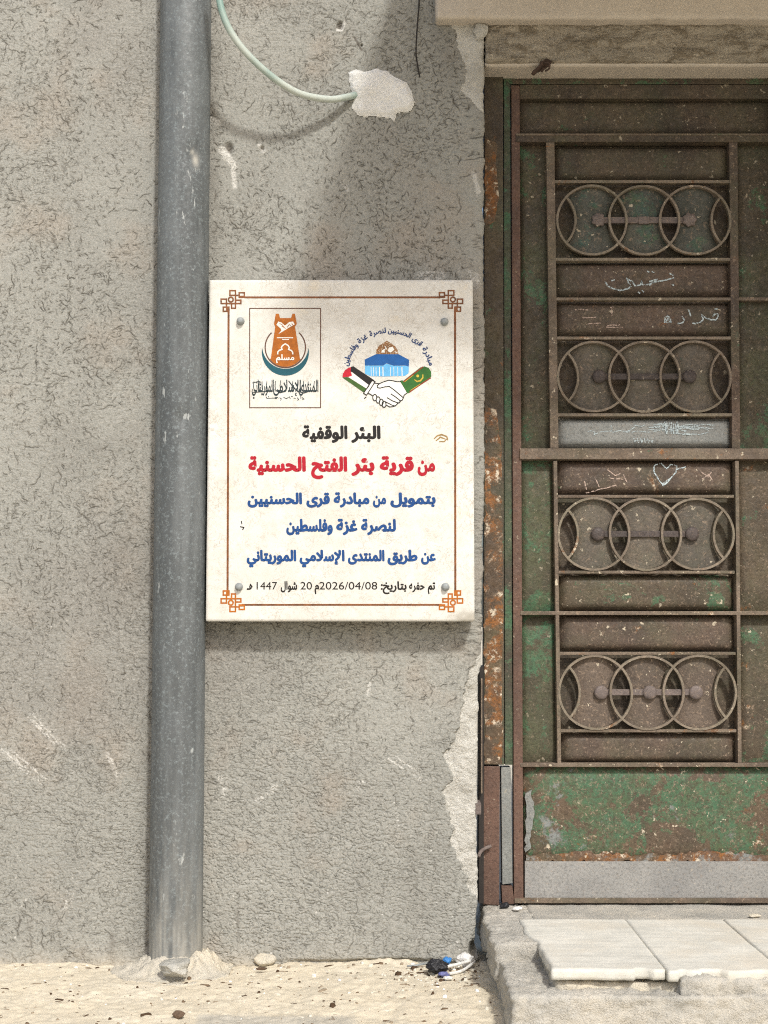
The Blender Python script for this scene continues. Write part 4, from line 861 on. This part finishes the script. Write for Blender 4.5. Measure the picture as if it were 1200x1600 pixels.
chalk([[(760, 115), (738, 122), (734, 145), (750, 175), (775, 206), (800, 180), (825, 150), (828, 124), (806, 118), (786, 136), (764, 114)], [(768, 200), (800, 178)], [(770, 206), (796, 184)], [(828, 140), (865, 128)]], (740, 680), 2.609, 4.6, 'chalk', cy, 'pale chalk heart')
chalk([[(452, 188), (460, 222)], [(495, 170), (512, 212)], [(458, 236), (510, 222), (582, 204)], [(545, 140), (580, 165), (600, 155)], [(610, 160), (625, 190)], [(555, 175), (610, 180)], [(925, 145), (955, 170), (970, 150)], [(930, 180), (960, 160), (975, 190)]], (740, 680), 2.609, 4.2, 'scratch', cy, 'pinkish scratches left of the chalk heart')

# ------------------------------------------------------------------ doorstep
step = thing('doorstep', 'broken concrete doorstep topped with worn pale stone tiles', 'step', (W(1000, 1500, -.3)[0], -.25, 0))
ZT = .108; TF = -.50
def sidewarp(P):
    P[:, 0] += .010 * fbm(P[:, 1], P[:, 2], P[:, 1] * 0, 16, 3) * (P[:, 0] < .3); return P
rough_box('lower_slab', .233, XR + .5, -.535, .02, -.06, .072, MS['concrete'], step, .006, .005, ((10, .005), (45, .0045), (120, .0045), (260, .002)), sidewarp)
def brk(P):
    e = smoothst((P[:, 0] - .2) / .02) * smoothst((.42 - P[:, 0]) / .03) * smoothst((-.02 - P[:, 1]) / .1)
    P[:, 1] += e * .02 * fbm(P[:, 0], P[:, 2] * .4, P[:, 0] * 0, 26, 3)
    P[:, 0] += .012 * fbm(P[:, 1], P[:, 2], P[:, 1] * 0, 18, 3) * (P[:, 0] < .3); return P
rough_box('upper_slab', .222, .335, -.272, .16, .03, ZT - .001, MS['concrete'], step, .005, .005, ((12, .005), (50, .005), (130, .0045), (270, .0015)), brk)
rough_box('threshold', .325, XR + .5, -.075, .16, .03, ZT + .001, MS['concrete'], step, .006, .008, ((10, .003), (60, .0015)))
rough_box('bedding_mortar', .318, .56, TF + .012, -.06, .05, ZT - .022, MS['mortar'], step, .008, .006, ((25, .006), (70, .005)))
rough_box('bedding_mortar', .545, XR + .5, TF - .018, -.06, .035, ZT - .010, MS['concrete'], step, .008, .005, ((12, .006), (45, .007), (110, .006), (250, .0015)))
def tile(x0, x1, yf, z, th_=.026, left=False):
    def wp(P):
        f = smoothst((yf + .05 - P[:, 1]) / .05); P[:, 1] += f * (.010 * fbm(P[:, 0], P[:, 2] * .3, P[:, 0] * 0, 26, 4, .6) + .012 * smoothst((fbm(P[:, 0], P[:, 0] * 0, P[:, 0] * 0 + 3, 15, 2) - .25) / .1))
        if left: P[:, 0] += np.where(P[:, 0] < (x0 + x1) / 2, .006 * fbm(P[:, 1], P[:, 2], P[:, 1] * 0, 22, 3) - .018 * smoothst((P[:, 1] + .3) / .1) * smoothst((.34 - P[:, 0]) / .03), 0)
        return P
    return rough_box('tile', x0, x1, yf, -.072, z - th_, z, MS['tile'], step, .0035, .006, ((7, .0012), (60, .0008)), wp)
tile(.312, .5235, TF, ZT + .004, .021, True); tile(.5246, .7365, TF - .010, ZT + .0036, .022); tile(.7376, XR + .1, TF - .012, ZT + .0042, .022); 

# ------------------------------------------------------------------ stones and rubbish
def onground(px_, py_):
    lo, hi = -2.2, 0.0
    for _ in range(40):
        m_ = (lo + hi) / 2
        if W(px_, py_, m_)[2] > 0: lo = m_
        else: hi = m_
    return Vector(W(px_, py_, (lo + hi) / 2))
def rest(o):
    return o
p = onground(277, 1531); tag(blob('stone', (p.x, p.y - .012, .028), (.040, .026, .021), MS['stone'], None, 3, 34, .22, 5, 11), 'jagged grey-white stone lying in front of the pipe foot', 'stone')
p = onground(413, 1509); tag(blob('stone', (p.x, p.y + .014, .010), (.024, .016, .014), MS['mortar'], None, 9, 30, .2, 4, 9), 'small pinkish stone at the wall base right of the pipe', 'stone')
p = onground(278, 1592); tag(blob('shard', (p.x, p.y + .006, .006), (.013, .009, .008), MS['rustbrown'], None, 5, 30, .25, 4, 8), 'tiny rust brown shard on the sand near the bottom of the picture', 'shard')
p = onground(409, 1513); tag(blob('chip', (p.x, p.y - .014, .003), (.013, .006, .004), MS['rustbrown'], None, 8, 30, .3, 3, 7), 'flat brown chip just below the small pinkish stone', 'chip')
tr = onground(683, 1524)
wr = blob('plastic_wad', (tr.x, tr.y + .01, .019), (.023, .016, .017), MS['black'], None, 14, 90, .4, 5, 9); tag(wr, 'crumpled black plastic wad at the wall base beside the step', 'litter')
p = onground(727, 1510); tag(blob('paper_scrap', (p.x, p.y + .006, .013), (.021, .014, .015), MS['white'], None, 21, 50, .3, 5, 7), 'crumpled white paper scrap in the corner by the step', 'litter')
p = onground(700, 1514); tag(blob('plastic_scrap', (p.x - .002, p.y + .008, .015), (.011, .009, .011), MS['blue'], None, 24, 50, .4, 4, 6), 'bright blue plastic scrap between the black wad and white paper', 'litter')
p = onground(690, 1527); tag(blob('foil_scrap', (p.x + .003, p.y + .004, .005), (.016, .007, .006), MS['violet'], None, 27, 50, .4, 4, 6), 'dull violet foil scrap in front of the black wad', 'litter')
p = onground(694, 1530); tag(blob('paper_shred', (p.x + .008, p.y - .004, .004), (.010, .007, .005), MS['white'], None, 31, 50, .4, 3, 6), 'small white paper shred in front of the violet foil', 'litter')
a, b_, c = onground(690, 1521), onground(715, 1517), onground(742, 1508)
tag(tube('plastic_straw', [(a.x, a.y, .012), (b_.x, b_.y, .014), (c.x, c.y, .012)], .0036, MS['white'], None, 8, 5), 'white plastic straw lying between black wad and step', 'litter')
a, b_, c = onground(702, 1526), onground(722, 1522), onground(743, 1511)
tag(tube('bent_strip', [(a.x, a.y, .006), (b_.x, b_.y, .007), (c.x, c.y, .012)], .0034, MS['white'], None, 8, 5, .5), 'bent white strip in front of the straw', 'litter')
a, b_ = onground(636, 1514), onground(668, 1512)
tag(tube('thin_stick', [(a.x, a.y, .006), ((a.x + b_.x) / 2, a.y, .008), (b_.x, b_.y, .010)], .0022, MS['steel'], None, 6, 4), 'thin pale stick pointing left from the black wad', 'stick')
p = Vector(W(788, 1414, .06)); tag(blob('bottle_cap', (p.x, .052, ZT + .007), (.012, .009, .008), MS['black'], None, 35, 40, .25, 4, 7), 'small dark lump of rubbish at the foot of the door jamb', 'litter')
p = Vector(W(808, 1415, .04)); tag(blob('stone_chip', (p.x, .035, ZT + .004), (.012, .006, .005), MS['white'], None, 37, 40, .25, 3, 7), 'pale stone chip on the threshold beside the dark lump', 'chip')
p = Vector(W(1177, 1434, -.03)); tag(blob('dry_leaf', (p.x, -.045, ZT + .005), (.014, .008, .004), MS['mortar'], None, 39, 40, .3, 3, 6), 'dry pale fleck at the back of the right-hand tiles', 'leaf')
# grit and chips nobody could count
V = []; Q = []; Cc = []
r2 = np.random.default_rng(3)
for k in range(1500):
    near = r2.random() < .5
    if near and k % 2: x = r2.normal(.13, .07); y = -abs(r2.normal(.05, .09)) - .02
    else: x = r2.uniform(-1.1, .26); y = -r2.random() ** 1.3 * .75 - .012
    if x > .215: continue
    t = r2.random(); s = min(.0045, r2.gamma(2, .00055) + .0007); el = r2.uniform(1, 3.8) if t < .6 else r2.uniform(1, 1.6); z0 = float(gheight(np.array(x), np.array(y))); an = r2.uniform(-.6, .6) if r2.random() < .7 else r2.uniform(0, 3.14)
    c_ = [(.08, .05, .03), (.62, .57, .47), (.30, .24, .17), (.16, .11, .07)][int(r2.integers(0, 4))] if t < .9 else (.75, .73, .68)
    b0 = len(V); hz = s * (.35 if t < .6 else .8)
    for zz in (0, 1):
        for sx, sy in ((-1, -1), (1, -1), (1, 1), (-1, 1)):
            u = sx * s * el * (1 - .3 * zz) * r2.uniform(.7, 1.2); v = sy * s * (1 - .3 * zz) * r2.uniform(.7, 1.2)
            V.append((x + u * math.cos(an) - v * math.sin(an), y + u * math.sin(an) + v * math.cos(an), z0 - .001 + (hz * 2 * r2.uniform(.7, 1.2) if zz else 0))); Cc.append(c_)
    Q += [(b0 + 4, b0 + 5, b0 + 6, b0 + 7)] + [(b0 + i_, b0 + (i_ + 1) % 4, b0 + 4 + (i_ + 1) % 4, b0 + 4 + i_) for i_ in range(4)]
me = mesh_np('ground_litter', np.array(V), np.array(Q)); ca = me.color_attributes.new('tint', 'FLOAT_COLOR', 'POINT'); ca.data.foreach_set('color', np.concatenate([np.array(Cc), np.ones((len(Cc), 1))], 1).astype(np.float32).ravel())
mm = Mat('mixed_grit', .9, spec=.1); mm.color(mm.attrc('tint'))
o = link('ground_litter', me, mm.m, None, False); o['kind'] = 'stuff'; tag(o, 'scattered grit, twigs and pale chips on the sandy ground', 'litter')
